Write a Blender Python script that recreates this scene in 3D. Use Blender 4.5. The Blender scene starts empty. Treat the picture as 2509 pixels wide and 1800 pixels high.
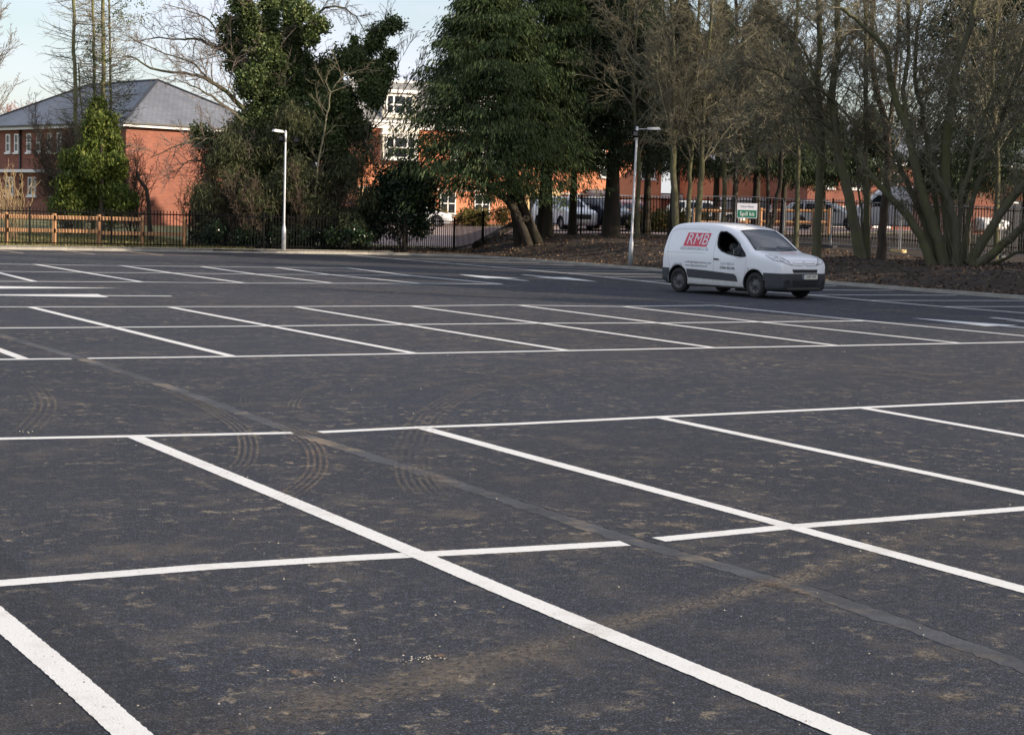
import bpy, bmesh, math, random
import numpy as np
from mathutils import Vector, Matrix
from mathutils.bvhtree import BVHTree
C = bpy.context.scene.collection
random.seed(7)
RNG = np.random.RandomState(7)
R = math.radians

# ---------------------------------------------------------------- camera, sky, sun, exposure
F, PITCH, ROLL, YAW, HC = 4237.08, R(5.12131), R(1.633), R(29.388), 1.837

def ray(px, py):
    x = (px-1254.5)/F; y = -(py-900)/F
    x, y = x*math.cos(ROLL)-y*math.sin(ROLL), x*math.sin(ROLL)+y*math.cos(ROLL)
    fy = math.cos(PITCH)+y*math.sin(PITCH); z = -math.sin(PITCH)+y*math.cos(PITCH)
    return np.array([x*math.cos(YAW)+fy*math.sin(YAW), -x*math.sin(YAW)+fy*math.cos(YAW), z])

def G(px, py, z=0.0):
    r = ray(px, py); t = (z-HC)/r[2]
    return np.array([r[0]*t, r[1]*t, z])

def D(px, py, t):
    return ray(px, py)*t+np.array([0, 0, HC])

def W2(l, d):            # lateral / depth metres from the viewpoint -> ground x, y
    return (l*math.cos(YAW)+d*math.sin(YAW), -l*math.sin(YAW)+d*math.cos(YAW))

cam = bpy.data.cameras.new('camera'); cam_ob = bpy.data.objects.new('camera', cam); C.objects.link(cam_ob)
cam.sensor_width = 36; cam.lens = 36*F/2509; cam.clip_start = .1; cam.clip_end = 6000
fw = Vector(ray(1254.5, 900)).normalized()
rt = (Vector(ray(1300, 900))-Vector(ray(1200, 900))).normalized()
upv = rt.cross(fw).normalized(); rt = fw.cross(upv).normalized()
m = Matrix((rt, upv, -fw)).transposed().to_4x4(); m.translation = (0, 0, HC)
cam_ob.matrix_world = m
bpy.context.scene.camera = cam_ob

SUN_EL = 17.0
SL, SD = .93, -.37                       # sun direction, lateral / depth as seen in the photograph
su, sv = W2(SL, SD); SUN_AZ = math.atan2(su, sv)
world = bpy.data.worlds.new('World'); bpy.context.scene.world = world; world.use_nodes = True
wn, wl = world.node_tree.nodes, world.node_tree.links
wn.clear()
wo = wn.new('ShaderNodeOutputWorld'); bg = wn.new('ShaderNodeBackground'); sky = wn.new('ShaderNodeTexSky')
sky.sky_type = 'NISHITA'; sky.sun_disc = False; sky.sun_elevation = R(SUN_EL); sky.sun_rotation = SUN_AZ
sky.air_density = 1.0; sky.dust_density = 1.0; sky.ozone_density = 1.0
tc = wn.new('ShaderNodeTexCoord'); mp = wn.new('ShaderNodeMapping'); nz = wn.new('ShaderNodeTexNoise'); rp = wn.new('ShaderNodeValToRGB')
mx = wn.new('ShaderNodeMix'); mx.data_type = 'RGBA'
mp.inputs['Scale'].default_value = (1, 1, 3.0)
nz.inputs['Scale'].default_value = 2.6; nz.inputs['Detail'].default_value = 7; nz.inputs['Roughness'].default_value = .55
rp.color_ramp.elements[0].position = .40; rp.color_ramp.elements[1].position = .60
rp.color_ramp.elements[0].color = (.25, .25, .25, 1); rp.color_ramp.elements[1].color = (.9, .9, .9, 1)
mx.inputs[7].default_value = (5.5, 5.7, 6.6, 1)
wl.new(tc.outputs['Generated'], mp.inputs['Vector']); wl.new(mp.outputs[0], nz.inputs['Vector'])
wl.new(nz.outputs[0], rp.inputs[0]); wl.new(rp.outputs[0], mx.inputs[0]); wl.new(sky.outputs[0], mx.inputs[6])
wl.new(mx.outputs[2], bg.inputs[0]); wl.new(bg.outputs[0], wo.inputs[0])
bg.inputs[1].default_value = .10

sl = bpy.data.lights.new('sun', 'SUN'); sl.energy = 4.6; sl.angle = R(.6); sl.color = (1, .84, .66)
so = bpy.data.objects.new('sun', sl); C.objects.link(so)
sdir = Vector((su*math.cos(R(SUN_EL)), sv*math.cos(R(SUN_EL)), math.sin(R(SUN_EL))))
so.rotation_euler = sdir.to_track_quat('Z', 'Y').to_euler(); so.location = (20, -20, 40)

sc = bpy.context.scene
sc.view_settings.view_transform = 'Standard'; sc.view_settings.look = 'None'
sc.view_settings.exposure = 0.80; sc.view_settings.gamma = 1; sc.view_settings.use_curve_mapping = False
sc.render.engine = 'CYCLES'; sc.cycles.use_denoising = True; sc.cycles.denoiser = 'OPENIMAGEDENOISE'; sc.cycles.denoising_input_passes = 'RGB_ALBEDO_NORMAL'; sc.cycles.denoising_prefilter = 'ACCURATE'
sc.cycles.sample_clamp_indirect = 3.0; sc.cycles.sample_clamp_direct = 12.0; sc.cycles.max_bounces = 5; sc.cycles.transparent_max_bounces = 12

# ---------------------------------------------------------------- object helpers
def tag(o, label=None, cat=None, group=None, kind=None):
    if label: o['label'] = label
    if cat: o['category'] = cat
    if group: o['group'] = group
    if kind: o['kind'] = kind
    return o

def link(name, me, mat=None, parent=None, loc=None):
    o = bpy.data.objects.new(name, me); C.objects.link(o)
    if mat is not None:
        for mm in (mat if isinstance(mat, (list, tuple)) else [mat]):
            me.materials.append(mm)
    if parent: o.parent = parent
    if loc is not None: o.location = loc
    return o

def thing(name, label, cat, loc=(0, 0, 0), rotz=0, group=None, kind=None):
    o = bpy.data.objects.new(name, None); C.objects.link(o); o.empty_display_size = .3
    o.location = loc; o.rotation_euler = (0, 0, rotz)
    return tag(o, label, cat, group, kind)

def npmesh(name, V, Q=None, T=None, smooth=False):
    me = bpy.data.meshes.new(name)
    V = np.asarray(V, np.float32); nq = 0 if Q is None else len(Q); nt = 0 if T is None else len(T)
    me.vertices.add(len(V)); me.vertices.foreach_set('co', V.ravel())
    me.loops.add(nq*4+nt*3); me.polygons.add(nq+nt)
    li = []; st = []
    if nq: li.append(np.asarray(Q, np.int32).ravel()); st.append(np.arange(nq)*4)
    if nt: li.append(np.asarray(T, np.int32).ravel()); st.append(nq*4+np.arange(nt)*3)
    me.loops.foreach_set('vertex_index', np.concatenate(li)); me.polygons.foreach_set('loop_start', np.concatenate(st).astype(np.int32))
    if smooth: me.polygons.foreach_set('use_smooth', np.ones(nq+nt, bool))
    me.update(calc_edges=True); me.validate()
    return me

def pymesh(name, V, Fs, smooth=False):
    me = bpy.data.meshes.new(name); me.from_pydata([tuple(v) for v in V], [], Fs); me.update()
    if smooth: me.polygons.foreach_set('use_smooth', np.ones(len(me.polygons), bool))
    return me

BOXF = [(0, 3, 2, 1), (4, 5, 6, 7), (0, 1, 5, 4), (1, 2, 6, 5), (2, 3, 7, 6), (3, 0, 4, 7)]
def boxmesh(name, x0, x1, y0, y1, z0, z1):
    return pymesh(name, [(x0, y0, z0), (x1, y0, z0), (x1, y1, z0), (x0, y1, z0), (x0, y0, z1), (x1, y0, z1), (x1, y1, z1), (x0, y1, z1)], BOXF)

def box(name, mat, parent, x0, x1, y0, y1, z0, z1, bev=0):
    me = boxmesh(name, x0, x1, y0, y1, z0, z1)
    if bev:
        bm = bmesh.new(); bm.from_mesh(me); bmesh.ops.bevel(bm, geom=bm.edges[:], offset=bev, segments=2, affect='EDGES'); bm.to_mesh(me); bm.free()
    return link(name, me, mat, parent)

def boxes(name, mat, parent, lst):
    V, Fs = [], []
    for (x0, x1, y0, y1, z0, z1) in lst:
        b = len(V)
        V += [(x0, y0, z0), (x1, y0, z0), (x1, y1, z0), (x0, y1, z0), (x0, y0, z1), (x1, y0, z1), (x1, y1, z1), (x0, y1, z1)]
        Fs += [tuple(i+b for i in f) for f in BOXF]
    return link(name, pymesh(name, V, Fs), mat, parent)

def ringtube(pts, rad, n=12, cap=True):          # one tube along a polyline: verts, faces
    pts = [Vector(p) for p in pts]; V, Fs = [], []
    up = Vector((0, 0, 1))
    for i, p in enumerate(pts):
        a = pts[max(i-1, 0)]; b = pts[min(i+1, len(pts)-1)]; t = (b-a).normalized()
        s = t.cross(up if abs(t.z) < .95 else Vector((1, 0, 0))).normalized(); w = s.cross(t)
        for k in range(n):
            an = 2*math.pi*k/n; V.append(p+(s*math.cos(an)+w*math.sin(an))*rad[i])
    for i in range(len(pts)-1):
        for k in range(n):
            Fs.append((i*n+k, i*n+(k+1) % n, (i+1)*n+(k+1) % n, (i+1)*n+k))
    if cap: Fs.append(tuple(range(n))[::-1]); Fs.append(tuple((len(pts)-1)*n+k for k in range(n)))
    return V, Fs

def tube(name, mat, parent, pts, rad, n=12):
    if not hasattr(rad, '__len__'): rad = [rad]*len(pts)
    V, Fs = ringtube(pts, rad, n)
    me = pymesh(name, V, Fs)
    me.polygons.foreach_set('use_smooth', [len(p.vertices) == 4 for p in me.polygons])
    return link(name, me, mat, parent)

def lathe(prof, n=32, axis='Y'):                 # profile of (radius, along) around an axis
    V, Fs = [], []
    for (r, a) in prof:
        for k in range(n):
            an = 2*math.pi*k/n
            V.append((r*math.cos(an), a, r*math.sin(an)) if axis == 'Y' else (r*math.cos(an), r*math.sin(an), a))
    for i in range(len(prof)-1):
        for k in range(n):
            Fs.append((i*n+k, (i+1)*n+k, (i+1)*n+(k+1) % n, i*n+(k+1) % n))
    return V, Fs

# ---------------------------------------------------------------- materials
def mat(name, col=(.5, .5, .5), rough=.7, metal=0, spec=None):
    mt = bpy.data.materials.new(name); mt.use_nodes = True
    b = mt.node_tree.nodes['Principled BSDF']
    b.inputs['Base Color'].default_value = (*col, 1); b.inputs['Roughness'].default_value = rough; b.inputs['Metallic'].default_value = metal
    if spec is not None: b.inputs['Specular IOR Level'].default_value = spec
    return mt

class NT:
    def __init__(s, mt):
        s.t = mt.node_tree; s.b = s.t.nodes['Principled BSDF']; s.tc = s.t.nodes.new('ShaderNodeTexCoord')
    def n(s, typ, **kw):
        x = s.t.nodes.new(typ)
        for k, v in kw.items():
            if k.startswith('i_'):
                key = k[2:].replace('_', ' '); x.inputs[key].default_value = v
            else: setattr(x, k, v)
        return x
    def l(s, a, b): s.t.links.new(a, b)
    def noise(s, scale, detail=4, rough=.55, vec=None, stretch=None, dist=0):
        x = s.n('ShaderNodeTexNoise', i_Scale=scale, i_Detail=detail, i_Roughness=rough, i_Distortion=dist)
        v = vec or s.tc.outputs['Object']
        if stretch:
            mpp = s.n('ShaderNodeMapping'); mpp.inputs['Scale'].default_value = stretch; s.l(v, mpp.inputs[0]); v = mpp.outputs[0]
        s.l(v, x.inputs['Vector']); return x.outputs[0]
    def ramp(s, v, stops):
        x = s.n('ShaderNodeValToRGB'); e = x.color_ramp.elements
        while len(e) < len(stops): e.new(.5)
        for i, (p, c) in enumerate(stops):
            e[i].position = p; e[i].color = (*c, 1) if hasattr(c, '__len__') else (c, c, c, 1)
        s.l(v, x.inputs[0]); return x.outputs[0]
    def mix(s, f, a, b, mode='MIX'):
        x = s.n('ShaderNodeMix', data_type='RGBA', blend_type=mode)
        for k, v in ((0, f), (6, a), (7, b)):
            if hasattr(v, 'is_output'): s.l(v, x.inputs[k])
            elif hasattr(v, '__len__'): x.inputs[k].default_value = (*v, 1)
            else: x.inputs[k].default_value = v
        return x.outputs[2]
    def math(s, op, a, b=0):
        x = s.n('ShaderNodeMath', operation=op)
        for k, v in ((0, a), (1, b)):
            if hasattr(v, 'is_output'): s.l(v, x.inputs[k])
            else: x.inputs[k].default_value = v
        return x.outputs[0]
    def bump(s, h, strength=.3, dist=.01):
        x = s.n('ShaderNodeBump', i_Strength=strength, i_Distance=dist); s.l(h, x.inputs['Height']); s.l(x.outputs[0], s.b.inputs['Normal'])
    def col(s, c): s.l(c, s.b.inputs['Base Color'])
    def rough(s, c): s.l(c, s.b.inputs['Roughness'])

def m_asphalt(name, dark=1.0, dust=1.0, smooth=False):
    mt = mat(name, (.05, .05, .055), .85); k = NT(mt); k.b.inputs['Specular IOR Level'].default_value = .35
    sp = k.noise(95, 3, .7); sp2 = k.noise(260, 2, .6)
    d = dark
    base = k.ramp(sp, [(.36, (.0052*d, .0061*d, .0086*d)), (.5, (.0165*d, .0200*d, .0300*d)), (.60, (.046*d, .054*d, .076*d)), (.70, (.17*d, .184*d, .218*d))])
    base = k.mix(1.0, base, k.ramp(k.noise(24, 3, .7), [(.32, .45), (.5, .92), (.68, 1.75)]), 'MULTIPLY')
    big = k.ramp(k.noise(.16, 4, .6), [(.35, .80), (.65, 1.15)])
    base = k.mix(1.0, base, big, 'MULTIPLY')
    # brown dust trodden over the new surface: broad zones, smaller smears, grains
    z = k.ramp(k.noise(.11, 3, .6, dist=.4), [(.40, .0), (.62, 1.0)])
    sm = k.ramp(k.noise(2.1, 6, .66), [(.51, .0), (.58, .5), (.66, 1.0)])
    gr = k.ramp(k.noise(70, 2, .6), [(.40, .12), (.66, 1.0)])
    f = k.math('MULTIPLY', k.math('MULTIPLY', sm, k.math('ADD', k.math('MULTIPLY', z, .62), .36)), k.math('MULTIPLY', gr, .6*dust))
    c = k.mix(f, base, (.23, .185, .125))
    s2 = k.ramp(k.noise(6.5, 6, .78), [(.55, .0), (.605, .65), (.67, 1.0)])
    z2 = k.ramp(k.noise(.55, 5, .65), [(.42, .12), (.62, 1.0)])
    gr2 = k.ramp(k.noise(85, 3, .75), [(.40, .0), (.52, 1.0)])
    c = k.mix(k.math('MULTIPLY', k.math('MULTIPLY', s2, z2), k.math('MULTIPLY', gr2, .85*dust)), c, (.42, .345, .235))
    film = k.math('MULTIPLY', k.math('MULTIPLY', k.math('MULTIPLY', z, .7), k.ramp(k.noise(.8, 5, .6), [(.3, .2), (.75, 1.0)])), (.15*dust))
    c = k.mix(film, c, (.15, .12, .09))
    crumb = k.ramp(k.noise(38, 1, .5), [(.775, .0), (.80, 1.0)])
    c = k.mix(k.math('MULTIPLY', crumb, .35), c, (.34, .29, .21))
    k.col(c); k.rough(k.ramp(sp2, [(.3, .72), (.7, .95)]))
    h = k.math('ADD', k.math('MULTIPLY', sp, 1.0), k.math('MULTIPLY', sp2, .35))
    k.bump(h, .25 if smooth else .8, .014)
    return mt

M = {}
M['asphalt'] = m_asphalt('asphalt')
M['asphalt_dark'] = m_asphalt('asphalt_dark', .72, .55)
mt = mat('joint_asphalt', (.06, .06, .06), .8); k = NT(mt)
c = k.ramp(k.noise(60, 3, .6), [(.3, (.016, .0175, .021)), (.7, (.042, .044, .050))])
c = k.mix(1, c, k.ramp(k.noise(1.6, 6, .7), [(.35, .6), (.65, 2.1)]), 'MULTIPLY'); c = k.mix(k.ramp(k.noise(1.1, 5, .65), [(.52, .0), (.64, .7)]), c, (.22, .17, .11)); k.col(c); k.bump(k.noise(90), .3, .005); M['joint'] = mt
M['crack'] = mat('tar_seal', (.012, .012, .013), .6)

mt = mat('road_paint', (.66, .66, .635), .75); k = NT(mt)
c = k.ramp(k.noise(130, 3, .7), [(.30, (.50, .49, .46)), (.44, (.67, .67, .645))])
c = k.mix(k.ramp(k.noise(2.6, 7, .75), [(.50, .0), (.72, .38)]), c, (.33, .285, .22))
c = k.mix(k.ramp(k.noise(55, 1), [(.70, .0), (.75, .65)]), c, (.12, .12, .12)); k.col(c); k.bump(k.noise(110, 2, .6), .35, .006); M['paint'] = mt
mt = mat('dusty_road_paint', (.35, .27, .18), .85); k = NT(mt)
k.col(k.ramp(k.noise(3, 5, .7), [(.35, (.26, .19, .13)), (.65, (.60, .50, .38))])); M['paint_dusty'] = mt
mt = mat('worn_paint', (.5, .48, .45), .85); k = NT(mt)
k.col(k.ramp(k.noise(2.5, 5, .7), [(.35, (.36, .32, .28)), (.62, (.70, .68, .66))])); M['paint_far'] = mt

def m_dust(name, col, thr=.5, a=.8, sc_=26):
    mt = mat(name, col, .95); k = NT(mt); out = mt.node_tree.nodes['Material Output']
    tr = k.n('ShaderNodeBsdfTransparent'); ms = k.n('ShaderNodeMixShader')
    uv = k.n('ShaderNodeUVMap'); sx = k.n('ShaderNodeSeparateXYZ'); k.l(uv.outputs[0], sx.inputs[0])
    edge = k.ramp(sx.outputs[1], [(0, 0), (.45, 1), (.55, 1), (1, 0)])
    grain = k.ramp(k.noise(sc_, 4, .75), [(thr-.06, 0), (thr+.10, 1)])
    pat = k.ramp(k.noise(1.7, 4, .6), [(.33, .15), (.6, 1)])
    tread = k.ramp(sx.outputs[2], [(0, 1), (1, 1)])
    ends = k.ramp(sx.outputs[0], [(0, 0), (.3, 1), (.7, 1), (1, 0)])
    f = k.math('MULTIPLY', k.math('MULTIPLY', k.math('MULTIPLY', edge, ends), grain), k.math('MULTIPLY', pat, a))
    k.l(f, ms.inputs[0]); k.l(tr.outputs[0], ms.inputs[1]); k.l(k.b.outputs[0], ms.inputs[2]); k.l(ms.outputs[0], out.inputs[0])
    return mt
M['dust'] = m_dust('sandy_dust', (.29, .23, .155), .50, .62, 60)
M['dust_soft'] = m_dust('soft_dust', (.21, .17, .12), .48, .46, 34)
M['dust_orange'] = m_dust('orange_clay_smear', (.33, .18, .09), .50, .6)
M['dust_strong'] = m_dust('clay_smear', (.28, .20, .13), .46, .55, 30)

def m_noise(name, stops, scale, rough=.85, bump=.3, bs=None, dist=.02, detail=5, stretch=None):
    mt = mat(name, stops[0][1], rough); k = NT(mt)
    k.col(k.ramp(k.noise(scale, detail, .65, stretch=stretch), stops)); k.bump(k.noise(bs or scale*3, 4), bump, dist); return mt
M['kerb'] = m_noise('kerb_concrete', [(.3, (.24, .225, .195)), (.7, (.40, .38, .335))], 3, .9, .3, 40, .004)
M['path'] = m_noise('sandy_path', [(.3, (.27, .235, .175)), (.7, (.44, .40, .32))], 4, .95, .4, 30)
M['metal_galv'] = m_noise('galvanised_steel', [(.3, (.42, .44, .46)), (.7, (.60, .62, .64))], 6, .5, .05)
M['metal_galv'].node_tree.nodes['Principled BSDF'].inputs['Metallic'].default_value = .35
M['black_metal'] = mat('black_painted_metal', (.006, .0065, .0065), .8, spec=.12)
M['panel_steel'] = m_noise('weathered_panel_steel', [(.3, (.24, .25, .26)), (.7, (.36, .37, .38))], 6, .6, .05)
M['black_plastic'] = m_noise('black_plastic', [(.3, (.030, .032, .037)), (.7, (.046, .049, .056))], 9, .62, .1, 200, .001)
M['timber'] = m_noise('new_timber', [(.3, (.33, .16, .075)), (.7, (.52, .30, .15))], 5, .8, .2, 30, .003, stretch=(1, 1, .2))
M['rubber'] = m_noise('tyre_rubber', [(.3, (.012, .012, .013)), (.7, (.028, .027, .026))], 14, .85, .2, 80, .002)
M['steel_wheel'] = m_noise('steel_wheel', [(.3, (.05, .05, .052)), (.7, (.10, .10, .10))], 8, .5, .05)
M['alloy'] = mat('alloy_wheel', (.5, .5, .52), .35, .8)
M['white_frame'] = mat('white_window_frame', (.78, .77, .73), .5)
M['cream'] = m_noise('cream_render', [(.3, (.62, .58, .48)), (.7, (.72, .69, .60))], 2, .85, .1)
M['stone'] = m_noise('yellow_stone', [(.3, (.50, .36, .17)), (.7, (.66, .50, .27))], 3, .9, .2)
M['pane'] = mat('window_pane', (.02, .024, .03), .06)
M['pane_pale'] = mat('pane_with_curtain', (.30, .31, .30), .15)
M['fascia'] = mat('white_fascia', (.74, .73, .71), .5)
M['gutter'] = mat('black_gutter', (.014, .014, .016), .4)
M['garage'] = m_noise('grey_garage_door', [(.3, (.26, .25, .23)), (.7, (.34, .33, .31))], 1.5, .6, .05)
M['dark_gate'] = m_noise('charcoal_panel', [(.3, (.022, .024, .028)), (.7, (.034, .036, .04))], 1.5, .6, .05)
M['red_lens'] = mat('red_lens', (.35, .01, .012), .15)
M['chrome'] = mat('dull_chrome', (.62, .63, .63), .22, 1)
M['headlight'] = m_noise('headlight_lens', [(.35, (.42, .43, .44)), (.6, (.74, .75, .76))], 12, .1, .25, 22, .01)
M['seat'] = m_noise('grey_seat_cloth', [(.3, (.11, .105, .10)), (.7, (.20, .19, .18))], 15, .95)
M['trim_dark'] = mat('dark_cabin_trim', (.013, .013, .014), .7)
M['sign_white'] = mat('sign_white', (.62, .64, .72), .4)
M['sign_green'] = mat('sign_green', (.008, .14, .09), .4)
M['sign_letter'] = mat('sign_white_letter', (.75, .82, .80), .4)
M['sign_ink'] = mat('sign_dark_blue_letter', (.04, .05, .14), .5)
M['red_print'] = mat('faded_red_print', (.66, .055, .10), .45)
M['pale_print'] = mat('pale_print', (.80, .74, .76), .45)
M['grey_print'] = mat('grey_print', (.30, .33, .35), .5)
M['dark_print'] = mat('dark_print', (.09, .09, .09), .5)
M['pink_print'] = mat('faded_pink_print', (.80, .50, .50), .4)
M['plate_white'] = mat('plate_white', (.78, .78, .68), .35)
M['plate_blue'] = mat('plate_blue', (.02, .06, .35), .35)

def m_brick(name, c1, c2, mortar):
    mt = mat(name, c1, .9); k = NT(mt)
    sp = k.n('ShaderNodeSeparateXYZ'); k.l(k.tc.outputs['Object'], sp.inputs[0])
    cb = k.n('ShaderNodeCombineXYZ'); k.l(k.math('ADD', sp.outputs[0], sp.outputs[1]), cb.inputs[0]); k.l(sp.outputs[2], cb.inputs[1])
    bt = k.n('ShaderNodeTexBrick', i_Scale=1.0); bt.inputs['Brick Width'].default_value = .225; bt.inputs['Row Height'].default_value = .075
    bt.inputs['Mortar Size'].default_value = .007; bt.inputs['Color1'].default_value = (*c1, 1); bt.inputs['Color2'].default_value = (*c2, 1); bt.inputs['Mortar'].default_value = (*mortar, 1)
    bt.inputs['Bias'].default_value = -.1; k.l(cb.outputs[0], bt.inputs['Vector'])
    c = k.mix(1, bt.outputs[0], k.ramp(k.noise(.45, 5, .65), [(.3, .78), (.7, 1.18)]), 'MULTIPLY')
    c = k.mix(k.ramp(k.noise(2.5, 4, .6, vec=cb.outputs[0], stretch=(.5, 4, 1)), [(.45, .0), (.75, .25)]), c, (c1[0]*.6, c1[1]*.6, c1[2]*.7))
    k.col(c); k.bump(bt.outputs[1], -.3, .01); return mt
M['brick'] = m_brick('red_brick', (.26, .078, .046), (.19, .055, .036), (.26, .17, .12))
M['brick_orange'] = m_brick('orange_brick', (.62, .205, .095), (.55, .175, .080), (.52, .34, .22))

def m_slate(name, a, b):
    mt = mat(name, a, .55); k = NT(mt)
    uv = k.n('ShaderNodeUVMap')
    bt = k.n('ShaderNodeTexBrick', i_Scale=1.0); bt.inputs['Brick Width'].default_value = .3; bt.inputs['Row Height'].default_value = .25
    bt.inputs['Mortar Size'].default_value = .012; bt.inputs['Color1'].default_value = (*a, 1); bt.inputs['Color2'].default_value = (*b, 1); bt.inputs['Mortar'].default_value = (a[0]*.5, a[1]*.5, a[2]*.5, 1)
    k.l(uv.outputs[0], bt.inputs['Vector'])
    c = k.mix(1, bt.outputs[0], k.ramp(k.noise(.35, 5, .6), [(.3, .75), (.7, 1.25)]), 'MULTIPLY')
    k.col(c); k.bump(bt.outputs[1], -.4, .02); return mt
M['slate'] = m_slate('grey_slate', (.125, .135, .155), (.165, .175, .195))
M['slate_dark'] = m_slate('pale_grey_slate', (.20, .20, .195), (.25, .25, .24))

def m_paintwork(name, col, dirt=0.0, rough=.28):
    mt = mat(name, col, rough); k = NT(mt)
    k.b.inputs['Coat Weight'].default_value = .5; k.b.inputs['Coat Roughness'].default_value = .12
    c = k.ramp(k.noise(1.3, 4), [(.3, tuple(x*.96 for x in col)), (.7, col)])
    if dirt:
        sp = k.n('ShaderNodeSeparateXYZ'); k.l(k.tc.outputs['Object'], sp.inputs[0])
        hgt = k.ramp(k.math('ADD', k.math('MULTIPLY', sp.outputs[2], 1.0), k.math('MULTIPLY', k.noise(3.2, 5, .6), .35)), [(.50, 1.0), (.78, .38), (1.10, .0)])
        f = k.math('MULTIPLY', hgt, k.math('MULTIPLY', k.ramp(k.noise(7, 6, .7), [(.25, .45), (.7, 1)]), dirt))
        c = k.mix(f, c, (.34, .30, .22))
        c = k.mix(k.math('MULTIPLY', k.ramp(k.noise(60, 2), [(.66, 0), (.72, 1)]), k.math('MULTIPLY', hgt, .5)), c, (.14, .12, .09))
        k.rough(k.mix(f, (rough,)*3, (.85,)*3))
    k.col(c); return mt
M['van_white'] = m_paintwork('white_van_paint', (.86, .87, .885), .5)
M['white_car'] = m_paintwork('white_car_paint', (.74, .75, .76))
M['silver_car'] = m_paintwork('silver_car_paint', (.60, .61, .62))
M['dark_car'] = m_paintwork('dark_blue_car_paint', (.018, .021, .035))
M['red_car'] = m_paintwork('dark_red_car_paint', (.10, .012, .015))

def m_glass(name, tint=(.55, .65, .68), gl=.25):
    mt = bpy.data.materials.new(name); mt.use_nodes = True; t = mt.node_tree; t.nodes.clear()
    o = t.nodes.new('ShaderNodeOutputMaterial'); tr = t.nodes.new('ShaderNodeBsdfTransparent'); g = t.nodes.new('ShaderNodeBsdfGlossy')
    fr = t.nodes.new('ShaderNodeFresnel'); ms = t.nodes.new('ShaderNodeMixShader'); ad = t.nodes.new('ShaderNodeMath'); ad.operation = 'ADD'; ad.use_clamp = True
    tr.inputs[0].default_value = (*tint, 1); g.inputs['Roughness'].default_value = .03; fr.inputs[0].default_value = 1.5
    ad.inputs[1].default_value = gl; t.links.new(fr.outputs[0], ad.inputs[0]); t.links.new(ad.outputs[0], ms.inputs[0])
    t.links.new(tr.outputs[0], ms.inputs[1]); t.links.new(g.outputs[0], ms.inputs[2]); t.links.new(ms.outputs[0], o.inputs[0]); return mt
M['glass'] = m_glass('windscreen_glass', (.30, .46, .52), .13)
M['car_glass'] = mat('tinted_car_glass', (.012, .016, .022), .05)

def m_leaf(name, cols, rough=.6, sss=.25, big=.35):
    mt = mat(name, cols[1], rough, spec=.25); k = NT(mt)
    g = k.n('ShaderNodeNewGeometry')
    c = k.ramp(g.outputs['Random Per Island'], [(0, cols[0]), (.5, cols[1]), (1, cols[2])])
    c = k.mix(1, c, k.ramp(k.noise(big, 3, .6), [(.3, .62), (.7, 1.35)]), 'MULTIPLY')
    k.col(c)
    out = mt.node_tree.nodes['Material Output']; tl = k.n('ShaderNodeBsdfTranslucent'); ms = k.n('ShaderNodeMixShader'); ms.inputs[0].default_value = sss
    k.l(c, tl.inputs[0]); k.l(k.b.outputs[0], ms.inputs[1]); k.l(tl.outputs[0], ms.inputs[2]); k.l(ms.outputs[0], out.inputs[0]); return mt
M['conifer'] = m_leaf('conifer_foliage', [(.034, .056, .022), (.056, .088, .030), (.098, .125, .040)], big=1.1)
M['conifer_dark'] = m_leaf('dark_conifer_foliage', [(.018, .029, .015), (.030, .048, .021), (.052, .070, .028)], big=1.1)
M['cypress'] = m_leaf('bright_cypress_foliage', [(.040, .068, .014), (.105, .145, .028), (.22, .245, .055)], big=.9)
M['ivy'] = m_leaf('ivy_leaves', [(.034, .058, .020), (.085, .122, .040), (.19, .22, .085)], .45, .25, .6)
M['olive_spray'] = m_leaf('olive_brown_sprays', [(.026, .034, .016), (.058, .068, .030), (.12, .125, .06)], .7, .2, .8)
M['holly'] = m_leaf('holly_leaves', [(.006, .014, .008), (.014, .030, .013), (.03, .05, .02)], .3, .1)
M['hedge'] = m_leaf('low_shrub_leaves', [(.05, .06, .015), (.13, .12, .03), (.24, .16, .05)], .6, .3)
M['litter'] = m_leaf('dead_leaves', [(.028, .016, .010), (.075, .042, .025), (.22, .15, .09)], .8, .05, 1.5)
M['grass_blade'] = m_leaf('grass_blades', [(.09, .10, .03), (.21, .19, .075), (.40, .33, .15)], .7, .3, 1)

def m_bark(name, a, b, moss=None, mf=.5):
    mt = mat(name, a, .95); k = NT(mt)
    c = k.ramp(k.noise(5, 5, .7, stretch=(1, 1, .3)), [(.3, a), (.7, b)])
    if moss: c = k.mix(k.ramp(k.noise(1.1, 4, .6), [(.35, 0), (.65, mf)]), c, moss)
    k.col(c); k.bump(k.noise(14, 4, .7, stretch=(1, 1, .25)), .6, .03); return mt
M['bark_olive'] = m_bark('mossy_bark', (.046, .041, .029), (.105, .095, .064), (.085, .092, .025), .7)
M['bark_brown'] = m_bark('brown_bark', (.040, .030, .022), (.085, .064, .045))
M['bark_dark'] = m_bark('dark_bark', (.018, .014, .011), (.045, .034, .026), (.035, .038, .014), .4)
M['bark_pale'] = m_bark('pale_bark', (.13, .11, .075), (.25, .22, .15), (.16, .16, .07), .5)
M['bark_tan'] = m_bark('tan_stems', (.26, .18, .09), (.46, .34, .19))
M['bark_green'] = m_bark('green_algae_bark', (.09, .085, .055), (.20, .18, .12), (.14, .15, .045), .9)
M['twig_brown'] = m_bark('brown_twigs', (.060, .042, .028), (.13, .095, .062))
M['twig_olive'] = m_bark('olive_twigs', (.098, .090, .058), (.225, .205, .135))
M['twig_grey'] = m_bark('grey_brown_twigs', (.10, .08, .065), (.20, .165, .135))
M['twig_red'] = m_bark('reddish_twigs', (.26, .12, .10), (.42, .22, .18))

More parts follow.
